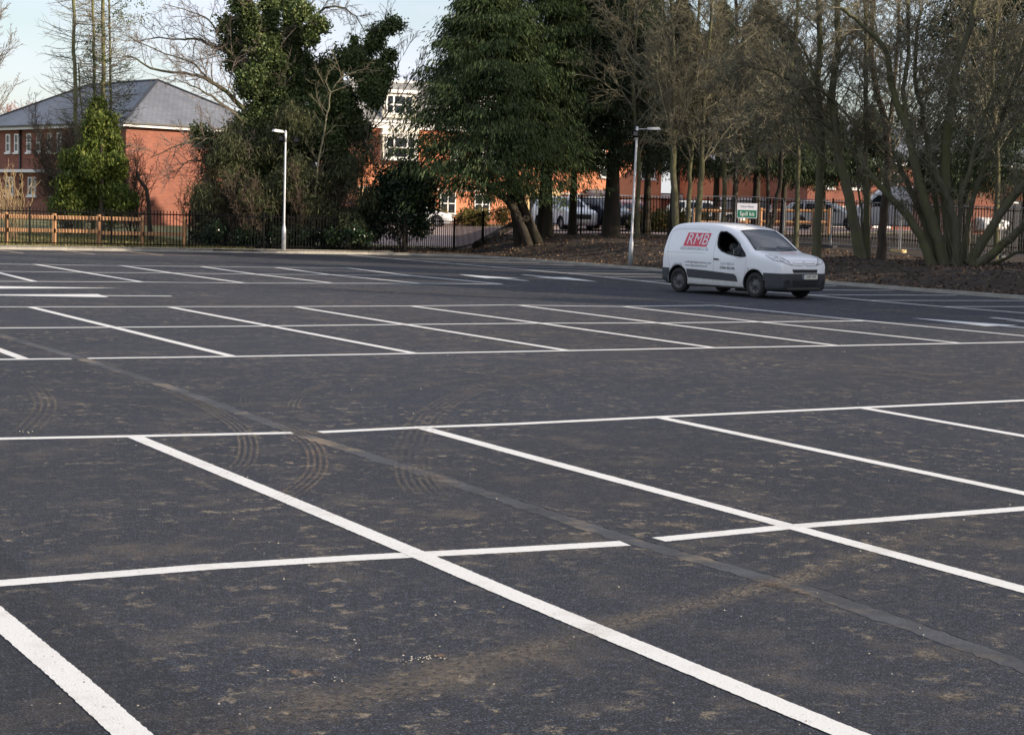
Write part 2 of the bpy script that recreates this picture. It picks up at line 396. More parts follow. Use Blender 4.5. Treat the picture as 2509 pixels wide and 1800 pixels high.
mt = mat('verge_soil', (.05, .03, .02), .95); k = NT(mt)
soil = k.ramp(k.noise(3.5, 8, .72), [(.30, (.014, .0095, .007)), (.48, (.034, .023, .016)), (.62, (.066, .046, .031)), (.78, (.15, .11, .07))])
gras = k.ramp(k.noise(7, 7, .75), [(.3, (.09, .10, .035)), (.5, (.21, .20, .08)), (.75, (.40, .33, .17))])
road = k.ramp(k.noise(1.5, 5, .6), [(.3, (.27, .20, .185)), (.7, (.36, .28, .26))])
vc = k.n('ShaderNodeVertexColor', layer_name='zone'); sx = k.n('ShaderNodeSeparateColor'); k.l(vc.outputs[0], sx.inputs[0])
c = k.mix(sx.outputs[1], soil, gras); c = k.mix(sx.outputs[0], c, road); k.col(c)
k.bump(k.noise(9, 8, .75), .9, .12); M['verge'] = mt

# ---------------------------------------------------------------- ground
KU, KV = 32.85, 62.75           # kerb faces: side kerb at x = KU, far kerb at y = KV
def sm(x):
    x = np.clip(x, 0, 1); return x*x*(3-2*x)
def fbm(x, y, s, n=4, seed=0):
    r = np.random.RandomState(seed); o = 0; a = 1.0
    for i in range(n):
        for j in range(3):
            th = r.rand()*6.28; ph = r.rand()*6.28; kx = math.cos(th)*s; ky = math.sin(th)*s
            o = o+a*np.sin(x*kx+y*ky+ph+1.7*np.sin(x*ky*.7-y*kx*.6+ph*2))/3
        s *= 2.1; a *= .5
    return o
def T(u, v, rough=True):
    u = np.asarray(u, float); v = np.asarray(v, float)
    du = np.maximum(u-KU-.15, 0); dv = np.maximum(v-KV-.15, 0)
    s = .45*sm(du/3.5)+.15*sm(du/12)+.25*sm((du-12)/15)
    s = s*(1+.55*sm((v-45)/15))
    kk = 1-sm((v-62-1.2*(u-33)+1)/4)
    kk = np.where(dv > 0, kk, np.maximum(kk, sm((61-v)/3)))
    f = .95*sm(np.hypot(dv, du*.9)/50)
    z = .10+np.maximum(s*kk, f*np.where(dv > 0, 1, 0)+0*f)
    if rough:
        near = np.exp(-((du-2.5)/3.0)**2)*(v < 64)*(u > KU)
        z = z+.05*fbm(u, v, 1.3, 4, 3)*sm(du/1.2)*kk*(.6+1.3*near)+.02*fbm(u, v, .5, 2, 5)*sm(dv/4)
        # dark clods heaped a little way behind the kerb
        for (cu_, cv_, rr, hh) in ((35.0, 31.8, 1.1, .30), (34.6, 34.6, .8, .16), (35.2, 29.0, 1.0, .2), (35.4, 41.5, .9, .18)):
            z = z+hh*np.exp(-(((u-cu_)/rr)**2+((v-cv_)/(rr*1.4))**2))*(1+.5*fbm(u, v, 4.5, 2, 9))
    return z

def at(px, py, t0=40, t1=130):          # where the sight line through a pixel meets the rising ground
    r = ray(px, py); t = t0
    while t < t1:
        p = r*t+np.array([0, 0, HC])
        if p[2] <= float(T(p[0], p[1], False)): break
        t += .1
    return np.array([p[0], p[1], float(T(p[0], p[1]))])
def onT(p, dz=0):
    return (p[0], p[1], float(T(p[0], p[1]))+dz)

g = link('ground', boxmesh('ground', -3000, 3000, -3000, 3000, -.6, -.05), M['verge']); tag(g, kind='structure')

def grid(us, vs):
    U, V = np.meshgrid(us, vs, indexing='ij'); nu, nv = len(us), len(vs)
    idx = np.arange(nu*nv).reshape(nu, nv)
    Q = np.stack([idx[:-1, :-1], idx[1:, :-1], idx[1:, 1:], idx[:-1, 1:]], -1).reshape(-1, 4)
    return U.ravel(), V.ravel(), Q
def spaced(a, fine_to, step, end, g=1.25):
    o = [a]; s = step
    while o[-1] < end:
        if o[-1] > fine_to: s = min(s*g, 8)
        o.append(o[-1]+s)
    return np.array(o)
# bank beside the side kerb, then the land behind the far kerb
u1, v1, q1 = grid(spaced(KU+.14, KU+9, .16, 230), np.concatenate([np.arange(-60, 20, 2.0), np.arange(20, KV+.14, .2), [KV+.14]]))
u2, v2, q2 = grid(np.concatenate([np.arange(-110, 5, 3.0), np.arange(5, 60, .35), np.arange(60, 235, 3.0)]), spaced(KV+.14, KV+14, .25, 300))
UU = np.concatenate([u1, u2]); VV = np.concatenate([v1, v2]); QQ = np.concatenate([q1, q2+len(u1)])
me = npmesh('verge', np.stack([UU, VV, T(UU, VV)], -1), QQ, smooth=True)
zone = np.zeros((len(UU), 4), np.float32); zone[:, 3] = 1
ld = (UU*math.cos(YAW)-VV*math.sin(YAW), UU*math.sin(YAW)+VV*math.cos(YAW))      # lateral, depth
pxx = 1254.5+F*ld[0]/np.maximum(ld[1], 1)
wob = .6*fbm(UU, VV, .35, 3, 11)
onroad = sm((ld[1]+wob-79)/1.0)*sm((112-ld[1]+wob)/1.0)*(VV > KV+2)*(pxx > 730)
onroad2 = sm((ld[1]-83)/2)*(pxx > 1230)
zone[:, 0] = np.clip(onroad+onroad2, 0, 1)
zone[:, 1] = (VV > KV+.1)*(sm((470-pxx)/60)+sm((ld[1]-80+wob)/3))*(UU < 200); zone[:, 1] = np.clip(zone[:, 1]+.9*(ld[1] > 76)*(pxx < 1240), 0, 1)
zone[:, 1] = np.clip(zone[:, 1]+.28*sm(fbm(UU, VV, .8, 3, 21)*1.5)*(VV > KV), 0, 1)
vcol = me.color_attributes.new('zone', 'FLOAT_COLOR', 'POINT'); vcol.data.foreach_set('color', zone.ravel())
verge = link('verge', me, M['verge']); tag(verge, kind='structure')

lot = thing('car_park', None, None, kind='structure')
surf = link('asphalt_surface', pymesh('asphalt_surface', [(-60, -40, 0), (KU+.01, -40, 0), (KU+.01, KV+.01, 0), (-60, KV+.01, 0)], [(0, 1, 2, 3)]), M['asphalt'], lot)

def strip(name, pts, w, z, mt, parent=None, rough=0.0, step=None, uvs=False):
    P = [np.array(p[:2], float) for p in pts]
    if step:
        Q = [P[0]]
        for a, b in zip(P[:-1], P[1:]):
            n = max(1, int(np.linalg.norm(b-a)/step))
            Q += [a+(b-a)*(i+1)/n for i in range(n)]
        P = Q
    V = []; Fs = []; L = 0; uv = []
    rr = random.Random(hash(name) % 1000+len(P))
    for i, p in enumerate(P):
        a = P[max(i-1, 0)]; b = P[min(i+1, len(P)-1)]; t = (b-a)/max(np.linalg.norm(b-a), 1e-6); n = np.array([-t[1], t[0]])
        if i: L += np.linalg.norm(p-P[i-1])
        for s in (-1, 1):
            q = p+n*s*(w/2+(rr.uniform(-rough, rough) if rough else 0)); V.append((q[0], q[1], z)); uv.append((L, (s+1)/2))
        if i: k0 = 2*i; Fs.append((k0-2, k0, k0+1, k0-1))
    me = pymesh(name, V, Fs)
    if uvs:
        u_ = me.uv_layers.new(name='UVMap')
        for lp in me.loops: u_.data[lp.index].uv = (uv[lp.vertex_index][0]/max(L, .01), uv[lp.vertex_index][1])
    return link(name, me, mt, parent)

NEAR = dict(rough=.0028, step=.018)
def ext(a, b, k0, k1):                  # the line through two ground points, continued by k0 / k1 metres
    a = a[:2]; b = b[:2]; t = (b-a)/np.linalg.norm(b-a); return a-t*k0, b+t*k1
def gl(*pp): return [G(x, y)[:2] for x, y in pp]
def pline(pts, w=.125, mt='paint', near=False, z=.0026):
    return strip('painted_line', pts, w, z, M[mt], lot, **(NEAR if near else {}))
def cont(pts, k0=0, k1=0):
    pts = list(pts)
    if k0: a, _ = ext(pts[0], pts[1], k0, 0); pts[0] = a
    if k1: _, b = ext(pts[-2], pts[-1], 0, k1); pts[-1] = b
    return pts
# near block
A_ = gl((0, 1075), (312, 1069), (716, 1060.5)); pline(cont(A_, 12), .125, near=True)
A2 = gl((783, 1059), (1031, 1047), (1255, 1039), (1607, 1022), (2104, 999), (2509, 981)); pline(cont(A2, 0, 9), .125, near=True)
B_ = gl((0, 1429), (508, 1389), (867, 1367), (1255, 1347), (1532, 1331)); pline(cont(B_, 6), .14, near=True)
B2 = gl((1613, 1322), (1937, 1290.5), (2509, 1246)); pline(cont(B2, 0, 12), .13, near=True)
Z2 = .0036
pline(cont(gl((0, 1518), (173, 1664), (324, 1800)), 2.6, 3), .13, near=True, z=Z2)
pline(cont(gl((332, 1071), (690, 1218), (1028, 1360), (1255, 1457), (2083, 1800)), 0, 2), .13, near=True, z=Z2)
pline(cont(gl((1040, 1050), (1255, 1108), (1937, 1290.5), (2509, 1445)), 0, 1.8), .13, near=True, z=Z2)
pline(cont(gl((1616, 1023), (2509, 1209)), 0, 4.2), .125, near=True, z=Z2)
pline(cont(gl((2116, 1000), (2509, 1068.6)), 0, 6), .125, near=True, z=Z2)
# middle block
pline(w=.135, pts=cont(gl((0, 752), (722, 751), (1006, 749.7), (1236, 747.3), (1522, 751), (1752, 748)), 25))
pline(w=.135, pts=cont(gl((0, 803.7), (270, 802), (651, 799), (990, 795), (1316, 792), (1650, 791), (2120, 786)), 22))
E1 = gl((215, 878), (571, 873.5), (900, 868), (1395, 859), (1700, 853), (2052, 847), (2509, 838)); pline(w=.135, pts=cont(E1, 0, 4))
pline(w=.135, pts=cont(gl((0, 880.6), (175, 879)), 18))
for pp, e in (([(0, 858), (56, 878.6)], 8), ([(75, 752.5), (278, 802), (567, 872.7)], 0), ([(417, 752.5), (663, 799), (1012, 865)], 0), ([(726, 752), (998, 796), (1391, 859)], 0),
          ([(1006, 749.7), (1316, 791), (1745, 851.5)], 0), ([(1276, 748.5), (1594, 789), (2052, 847)], 0), ([(1526, 751), (1862, 789), (2355, 841)], 0)):
    pline(w=.135, pts=cont(gl(*pp), e), z=Z2)
pline(w=.135, pts=cont(gl((1752, 748.5), (2120, 786), (2509, 823)), 0, 1.9), z=Z2)
# far block
pline(w=.155, pts=cont(gl((0, 689.4), (349, 691), (595, 693.7), (1026, 694.5), (1229, 696)), 30))
pline(w=.155, pts=cont(gl((0, 664.8), (214, 667.5), (421, 669), (627, 672), (807, 673), (1006, 675.3)), 30), mt='paint')
pline(w=.155, pts=cont(gl((0, 647), (294, 651), (492, 653), (675, 655.2), (850, 656.3)), 30))
for pp, e in (([(0, 669), (84, 689.5)], 6), ([(85, 647.5), (206, 667.5), (345, 690.5)], 0), ([(294, 650.5), (421, 669), (595, 693)], 0), ([(492, 653), (627, 672), (810, 693)], 0),
          ([(675, 655.2), (807, 673), (1026, 694)], 0), ([(850, 656.3), (1006, 675.3), (1229, 696)], 0)):
    pline(w=.155, pts=cont(gl(*pp), e), z=Z2)
# row against the side kerb
Hpts = gl((852, 624.7), (1169, 651), (1419, 672), (1645, 696), (1991, 723.5), (2146, 737.5), (2313, 751.5), (2509, 766.7)); pline(cont(Hpts, 0, 30), .14)
v0 = G(2146, 736)[1]
for i in range(-8, 13):
    v = v0+2.42*i
    if v > 60.5: break
    hu = np.interp(v, [p[1] for p in Hpts][::-1], [p[0] for p in Hpts][::-1])
    pline([np.array([hu, v]), np.array([KU-.45, v-.12])], .135, z=Z2)
# row against the far kerb, brown with mud
K1 = gl((0, 620), (155, 622), (401, 625.5), (575, 628)); pline(cont(K1, 22), mt='paint_dusty')
u0 = G(401, 625.5)[0]
for i in range(-9, 1):
    vv = np.interp(u0+2.4*i, [K1[0][0], K1[-1][0]], [K1[0][1], K1[-1][1]])
    pline([np.array([u0+2.4*i, vv]), np.array([u0+2.4*i-.1, KV-.35])], .12, 'paint_dusty', z=Z2)

def arrow(tip, tail, hl, hw=.5, sw=.09):
    tip = np.array(tip[:2]); tail = np.array(tail[:2]); t = (tail-tip)/np.linalg.norm(tail-tip); n = np.array([-t[1], t[0]])
    b = tip+t*hl; L = np.linalg.norm(tail-tip)
    P = [tip, b+n*hw, b+n*sw, tip+t*L+n*sw, tip+t*L-n*sw, b-n*sw, b-n*hw]
    o = link('painted_arrow', pymesh('painted_arrow', [(p[0], p[1], .003) for p in P], [(0, 1, 2, 5, 6), (2, 3, 4, 5)]), M['paint'], lot); return o
arrow(G(294, 706), G(-170, 703), 2.9, .58)
arrow(G(-130, 722), G(420, 725.5), 2.9, .55)
arrow(G(1123, 672), G(1292, 688), 2.6, .55)
arrow(G(1463, 690), G(1280, 673), 2.6, .55)
arrow(G(2233, 779), G(2640, 814), 2.2, .46)
arrow(G(2700, 806), G(2430, 778), 2.2, .44)

# joint in the surfacing, and the darker lane in the corner
J = gl((0, 821), (210, 882), (443, 957), (719, 1058), (1029, 1156), (1549, 1325), (1991, 1449), (2509, 1632))
a_, b_ = ext(J[0], J[1], 9, 0); J = [a_]+J[1:]; a_, b_ = ext(J[-2], J[-1], 0, 4); J[-1] = b_
strip('trench_joint', J, .155, .0014, M['joint'], lot, rough=.020, step=.05)
jj = []
for i, p in enumerate(J):
    a = J[max(i-1, 0)]; b = J[min(i+1, len(J)-1)]; t = (b-a)/np.linalg.norm(b-a); jj.append(p+np.array([-t[1], t[0]])*.085)
strip('tar_seal', jj, .020, .002, M['crack'], lot, rough=.009, step=.03)
dk = [G(x, y) for x, y in ((-420, 1120), (0, 1340), (87, 1415), (225, 1513), (370, 1611), (578, 1761), (760, 1900))]
P = [(p[0], p[1], .0007) for p in dk]; P2 = [(-6, 0, .0007), (-9, 12, .0007)]
link('darker_lane', pymesh('darker_lane', P+P2, [tuple(range(len(P)+2))]), M['asphalt_dark'], lot)

def dust(pts, w, mt, z=.0078, n=None, name='dust_smear'):
    return strip(name, pts, w, z, M[mt], lot, rough=w*.012, step=.12, uvs=True)
def curve(pts, n=6):
    P = [np.array(p) for p in pts]; o = []
    for i in range(len(P)-1):
        p0 = P[max(i-1, 0)]; p1 = P[i]; p2 = P[i+1]; p3 = P[min(i+2, len(P)-1)]
        for k in range(n):
            t = k/n; o.append(.5*((2*p1)+(-p0+p2)*t+(2*p0-5*p1+4*p2-p3)*t*t+(-p0+3*p1-3*p2+p3)*t**3))
    o.append(P[-1]); return o
dust(curve(gl((500, 1810), (780, 1727), (1255, 1605), (1515, 1533), (1920, 1426), (2191, 1340), (2324, 1288), (2497, 1262))), .28, 'dust')
dust(curve(gl((380, 1830), (700, 1755), (1200, 1625), (1500, 1545))), .5, 'dust_soft', .0085)
# tyre tracks: each a few parallel ribs of mud
def track(pix, mt='dust', ribs=4, sp=.045, z=.0078):
    P = curve(gl(*pix), 8)
    for r in range(ribs):
        o = (r-(ribs-1)/2)*sp; Q = []
        for i, p in enumerate(P):
            a = P[max(i-1, 0)]; b = P[min(i+1, len(P)-1)]; t = (b-a)/np.linalg.norm(b-a); Q.append(p+np.array([-t[1], t[0]])*o)
        dust(Q, sp*.75, mt, z, name='tyre_track')
track([(400, 950), (480, 985), (549, 1022), (590, 1052), (608, 1085), (601, 1131), (555, 1166), (480, 1205)])
track([(640, 1010), (722, 1059), (765, 1092), (778, 1128), (768, 1166), (705, 1216), (600, 1262)], 'dust_strong')
track([(560, 1022), (480, 985), (400, 950)], 'dust_soft')
track([(830, 905), (720, 925), (640, 950), (602, 975), (610, 1010)], 'dust_soft', 3)
track([(960, 925), (830, 935), (745, 965), (718, 1000), (740, 1040)], 'dust_soft', 3)
track([(1660, 880), (1500, 890), (1350, 915), (1180, 950), (1060, 1010), (1010, 1090), (1000, 1150)], 'dust_soft', 5, .06)
track([(700, 1010), (900, 970), (1150, 930), (1400, 915), (1700, 905), (2000, 915)], 'dust_soft', 3, .06)
track([(1255, 925), (1100, 905), (950, 880)], 'dust_soft', 3)
track([(2509, 950), (2300, 920), (2050, 893), (1800, 880), (1600, 878)], 'dust', 4, .06)
track([(2509, 975), (2280, 930), (2000, 905), (1700, 890)], 'dust_soft', 3, .06)
track([(60, 930), (95, 960), (110, 1000), (60, 1060), (-30, 1110)], 'dust_soft', 4, .06)
track([(1010, 1110), (1020, 1180), (1080, 1240)], 'dust_soft', 6, .05)
dust(curve(gl((985, 1140), (1060, 1165), (1100, 1180))), .16, 'dust_strong'); dust(curve(gl((1840, 1420), (1950, 1448), (2010, 1462))), .13, 'dust_strong')
dust(curve(gl((722, 1056), (800, 1066))), .20, 'dust_strong')
for a, b, w, mt in (((700, 1646), (800, 1657), .10, 'dust_orange'), ((1055, 1607), (1100, 1608), .07, 'dust_orange'), ((1590, 1283), (1740, 1290), .26, 'dust'), ((2230, 1600), (2310, 1604), .22, 'dust'), ((2280, 1710), (2400, 1700), .2, 'dust')):
    dust(curve([G(*a)[:2], G((a[0]+b[0])/2, (a[1]+b[1])/2+1)[:2], G(*b)[:2]], 3), w, mt)
dust(gl((690, 697), (1000, 715), (1240, 727), (1500, 735)), 1.3, 'dust_soft', .003)
dust(gl((0, 616), (300, 621), (700, 629), (860, 632)), 1.2, 'dust_orange', .003)
dust(gl((1900, 745), (2200, 762), (2509, 790)), .9, 'dust_soft', .003)

# kerb stones, one by one
kerb = thing('kerb', None, None, kind='structure')
km = boxmesh('kerb_stone', -.455, .455, 0, .13, -.2, .10)
bm = bmesh.new(); bm.from_mesh(km); bmesh.ops.bevel(bm, geom=[e for e in bm.edges if all(v.co.z > 0 for v in e.verts)], offset=.014, segments=2, affect='EDGES'); bm.to_mesh(km); bm.free(); km.materials.append(M['kerb'])
def kstone(x, y, rz, dz=0):
    o = bpy.data.objects.new('kerb_stone', km); C.objects.link(o); o.parent = kerb
    o.location = (x, y, dz+random.uniform(-.003, .003)); o.rotation_euler = (random.uniform(-.01, .01), 0, rz+random.uniform(-.003, .003))
x = -20.
rad = 4.0
while x < KU-rad:
    dz = -.028*(1-abs(x-22.6)/1.9) if abs(x-22.6) < 1.9 else 0
    kstone(x+.46, KV, 0, max(dz*1.6, -.08)); x += .918
for i in range(7):
    a = R(90-(i+.5)*90/7); kstone(KU-rad+rad*math.cos(a), KV-rad+rad*math.sin(a), a-R(90))
y = KV-rad
while y > 8:
    kstone(KU, y-.46, R(-90)); y -= .918
# rounded corner: cover strips so the bank fills in behind the curve
cv = [(KU-rad+(rad+.1)*math.cos(R(a)), KV-rad+(rad+.1)*math.sin(R(a)), .06) for a in range(0, 91, 6)]
V_ = cv+[(KU+.4, KV+.4, .13)]
link('corner_verge', pymesh('corner_verge', V_, [(i, i+1, len(V_)-1) for i in range(len(cv)-1)]), M['verge'], kerb)
path = link('footpath', pymesh('footpath', [(-30, KV+.13, .112), (KU-rad+1, KV+.13, .118), (KU-rad+1, KV+.55, .15), (-30, KV+.75, .15)], [(0, 1, 2, 3)]), M['path']); tag(path, kind='structure')

# ---------------------------------------------------------------- foliage and branch generators
def quads_from(centres, d, w, mt, name, parent, kite=True):
    """leaf / spray blades: centre points, long axis d (N,3), half-width vectors w (N,3)"""
    n = len(centres); V = np.empty((n, 4, 3), np.float32)
    if kite:
        V[:, 0] = centres; V[:, 1] = centres+d*.45+w; V[:, 2] = centres+d; V[:, 3] = centres+d*.45-w
    else:
        V[:, 0] = centres-w; V[:, 1] = centres+w; V[:, 2] = centres+w+d; V[:, 3] = centres-w+d
    me = npmesh(name, V.reshape(-1, 3), np.arange(n*4).reshape(n, 4))
    return link(name, me, mt, parent)

def rnd(n, s=1.0): return RNG.normal(0, s, (n, 3))
def unit(a): return a/np.maximum(np.linalg.norm(a, axis=-1, keepdims=True), 1e-9)

class Branches:
    def __init__(s): s.d = {}
    def add(s, pts, rad, sides):
        pts = np.asarray(pts, float); s.d.setdefault((len(pts), sides), []).append((pts, np.asarray(rad, float)))
    def build(s, name, mt, parent, smooth=True):
        VV, QQ, off = [], [], 0
        for (n, k), L in s.d.items():
            P = np.stack([a for a, _ in L]); Rr = np.stack([b for _, b in L]); m_ = len(L)
            t = np.empty_like(P); t[:, 1:-1] = P[:, 2:]-P[:, :-2]; t[:, 0] = P[:, 1]-P[:, 0]; t[:, -1] = P[:, -1]-P[:, -2]; t = unit(t)
            ref = np.where(np.abs(t[..., 2:3]) > .9, np.array([1., 0, 0]), np.array([0, 0, 1.]))
            a = unit(np.cross(t, ref)); b = np.cross(a, t)
            an = np.arange(k)*2*math.pi/k
            ring = P[:, :, None]+(a[:, :, None]*np.cos(an)[None, None, :, None]+b[:, :, None]*np.sin(an)[None, None, :, None])*Rr[:, :, None, None]
            VV.append(ring.reshape(-1, 3))
            idx = np.arange(m_*n*k).reshape(m_, n, k); nx = np.roll(idx, -1, 2)
            QQ.append(np.stack([idx[:, :-1], nx[:, :-1], nx[:, 1:], idx[:, 1:]], -1).reshape(-1, 4)+off); off += m_*n*k
        if not VV: return None
        return link(name, npmesh(name, np.concatenate(VV), np.concatenate(QQ), smooth=smooth), mt, parent)

rp_ = random.Random(11)
def bend(p, d, L, n, wander, lift):
    pts = [p]; d = d/np.linalg.norm(d); st = L/(n-1)
    for i in range(n-1):
        d = d+np.array([rp_.gauss(0, wander), rp_.gauss(0, wander), rp_.gauss(0, wander)+lift]); d = d/np.linalg.norm(d)
        pts.append(pts[-1]+d*st)
    return np.array(pts), d
def sprout(B, pts, r0, r1, lvl, P, L):
    """side branches from a limb; P['n'][lvl] how many, P['len'][lvl] length ratio, lengths shrink to the tip"""
    n = P['n'][lvl]; N = len(pts)
    if isinstance(n, float): n = max(1, int(n*L+.5))
    lo = P.get('lo', [.2, .15, .1, .1])[lvl]
    for i in range(n):
        f = lo+(1-lo)*(i+rp_.random())/n; q = min(f*(N-1), N-1.001); j = int(q); w = q-j
        p = pts[j]*(1-w)+pts[j+1]*w; t = pts[j+1]-pts[j]; t = t/np.linalg.norm(t)
        rv = np.array([rp_.gauss(0, 1) for _ in range(3)]); rv = rv-t*rv.dot(t); rv = rv/np.linalg.norm(rv)
        if 'bias' in P and rp_.random() < .6: rv = rv+np.array(P['bias'])
        ang = P['ang'][lvl]*rp_.uniform(.75, 1.25)
        d = t*math.cos(ang)+rv*math.sin(ang)+np.array([0, 0, P['up'][lvl]])
        l = L*P['len'][lvl]*rp_.uniform(.6, 1.15)*(1-.45*f)
        if lvl == 0 and 'maxlen' in P: l = min(l, P['maxlen'])
        rr = max(min((r0*(1-f)+r1*f)*.6, l*P.get('thick', .012)+.004), P['rmin'])
        ns = (6, 5, 4, 3)[lvl] if lvl < 3 else 3
        last = lvl == len(P['n'])-1
        np_, dd = bend(p, d, l, ns, P['wander'][lvl], P['lift'][lvl])
        r_e = P['rmin']*.6 if last else max(rr*.3, P['rmin'])
        B.add(np_, np.linspace(rr, r_e, ns), (5, 4, 3, 3)[lvl])
        if not last: sprout(B, np_, rr, r_e, lvl+1, P, l)

PB = dict(n=[14, 7, 6, 4], len=[.55, .55, .5, .5], ang=[.95, .8, .8, .7], up=[.25, .1, .05, 0], wander=[.12, .15, .18, .2], lift=[.05, .03, .02, .0], rmin=.007)
def smooth_path(P, n=5): return np.array(curve(P, n))
def stem_tree(name, label, cat, stems, bark, twig, P, group=None, extra=None, base=None):
    """stems: list of (points, r0, r1, sprout?)"""
    b = base if base is not None else stems[0][0][0]
    root = thing(name, label, cat, (b[0], b[1], b[2]), group=group); o_ = np.array([b[0], b[1], b[2]])
    for s in stems:
        B = Branches(); q = smooth_path([np.asarray(x, float)-o_ for x in s[0]], 4); q[1:-1] += RNG.normal(0, .02, (len(q)-2, 3))
        rr = np.linspace(s[1], s[2], len(q)); rr[0] *= 1.35; rr[1] *= 1.1
        B.add(q, rr, 9); B.build('trunk', bark, root)
    B = Branches()
    for s in stems:
        if len(s) > 3 and s[3] == 0: continue
        q = smooth_path([np.asarray(x, float)-o_ for x in s[0]], 4); L = np.linalg.norm(np.diff(q, axis=0), axis=1).sum()
        PP = dict(P)
        if len(s) > 3: PP['n'] = [int(s[3])]+list(P['n'][1:])
        sprout(B, q, s[1], s[2], 0, PP, L)
    if extra: extra(B, o_)
    B.build('crown', twig, root)
    return root

def pixstem(pts, t, dt=None):
    dt = dt or [0]*len(pts); return [D(x, y, t+e) for (x, y), e in zip(pts, dt)]
def rooted(pts, t, dt=None):            # stem whose foot is let into the ground
    s = pixstem(pts, t, dt); z = float(T(s[0][0], s[0][1])); s[0] = np.array([s[0][0], s[0][1], z-.12]); return s

def conifer(name, label, px, t, R0, ztop, zlow, nb, ns, mt, bark, group=None, trunk=.28, shift=0, lean=None, droop=.5, shape=.75, size=(.38, .10), dtop=0.0, extra_trunks=(), mb=None):
    l = (px-1254.5)/F*t; x, y = W2(l, t); z0 = float(T(x, y))
    root = thing(name, label, 'conifer', (x, y, z0), group=group)
    sx, sy = W2(shift, 0)
    H = ztop-z0; low = zlow-z0
    tp = [np.array([0, 0, -.15]), np.array([sx*.15, sy*.15, low*.6]), np.array([sx*.6, sy*.6, low+.25*(H-low)]), np.array([sx, sy, H*.98])]
    B = Branches(); q = smooth_path(tp, 4); rr = np.linspace(trunk, .03, len(q)); rr[0] *= 1.4; B.add(q, rr, 10)
    B.build('trunk', bark, root)
    for (pp, r0, r1) in extra_trunks:
        B = Branches(); q = smooth_path([np.asarray(a)-np.array([x, y, z0]) for a in pp], 4); B.add(q, np.linspace(r0, r1, len(q)), 8); B.build('trunk', bark, root)
    h = RNG.rand(nb)**.85; az = RNG.rand(nb)*2*math.pi
    Rh = R0*np.minimum(1, (1-h)**shape*1.08)*(.66+.44*RNG.rand(nb))
    Rh *= np.where(h < .12, .75+2*h, 1)
    hb = low+h*(H-low); cx = np.interp(hb, [0, low, H], [0, sx*.8, sx]); cy = np.interp(hb, [0, low, H], [0, sy*.8, sy])
    rad = np.stack([np.cos(az), np.sin(az), np.zeros(nb)], -1)
    s = (.18+.82*RNG.rand(nb, ns)**.6)
    dr = droop*(.7+.6*RNG.rand(nb, 1))
    P = np.empty((nb, ns, 3)); tang = np.stack([-rad[:, 1], rad[:, 0], rad[:, 2]], -1)
    nc = 9                                        # sprays hang in clumps along each bough
    cs_ = .2+.8*(np.arange(nc)[None, :]+RNG.rand(nb, nc))/nc; csd = RNG.normal(0, 1, (nb, nc))*(.06+.20*cs_)*Rh[:, None]*.55; cdz = RNG.rand(nb, nc)*.35
    pick = RNG.randint(0, nc, (nb, ns)); ii = np.arange(nb)[:, None]; s = cs_[ii, pick]
    cl = np.clip(.07+.05*Rh[:, None], .08, .26)
    P[..., 0] = cx[:, None]+rad[:, None, 0]*s*Rh[:, None]+tang[:, None, 0]*csd[ii, pick]+RNG.normal(0, 1, (nb, ns))*cl
    P[..., 1] = cy[:, None]+rad[:, None, 1]*s*Rh[:, None]+tang[:, None, 1]*csd[ii, pick]+RNG.normal(0, 1, (nb, ns))*cl
    P[..., 2] = hb[:, None]+.22*s*Rh[:, None]-dr*s*s*Rh[:, None]*.5-cdz[ii, pick]-np.abs(RNG.normal(0, 1, (nb, ns)))*.20
    P = P.reshape(-1, 3); n = len(P); ro = np.repeat(rad, ns, 0)
    d = unit(ro*.55+np.array([0, 0, -.85])+rnd(n, .27))*(size[0]*(.55+.9*RNG.rand(n, 1)))
    w = unit(np.cross(d, rnd(n)))*(size[1]*(.6+.8*RNG.rand(n, 1)))
    quads_from(P, d, w, mt, 'crown', root)
    # boughs
    B = Branches()
    for i in range(0, nb, 3):
        a = np.array([cx[i], cy[i], hb[i]-.1]); b = a+rad[i]*Rh[i]*.55+np.array([0, 0, .08*Rh[i]]); c_ = a+rad[i]*Rh[i]*.95+np.array([0, 0, -.15*Rh[i]])
        B.add(np.array([a, b, c_]), [.035, .02, .006], 3)
    bg_ = B.build('bough', mb or bark, root); bg_['kind'] = 'stuff'
    return root

def blobs(cs, dens, size=(.12, .05), flat=.8, ex=.38):
    P = []
    for (c_, r_, k_) in cs:
        n = int(dens*r_*r_*k_); q = unit(rnd(n))*(RNG.rand(n, 1)**ex)*r_*(.75+.5*RNG.rand(n, 1)); q[:, 2] *= flat; P.append(q+np.array(c_))
    P = np.concatenate(P); n = len(P)
    # knots of leaves
    kn = RNG.normal(0, .10, (n//7+1, 3)); P = P+np.repeat(kn, 7, 0)[:n]
    d = unit(rnd(n)+np.array([0, 0, -.4]))*size[0]*(.6+.8*RNG.rand(n, 1)); w = unit(np.cross(d, rnd(n)))*size[1]*(.7+.6*RNG.rand(n, 1))
    return P, d, w

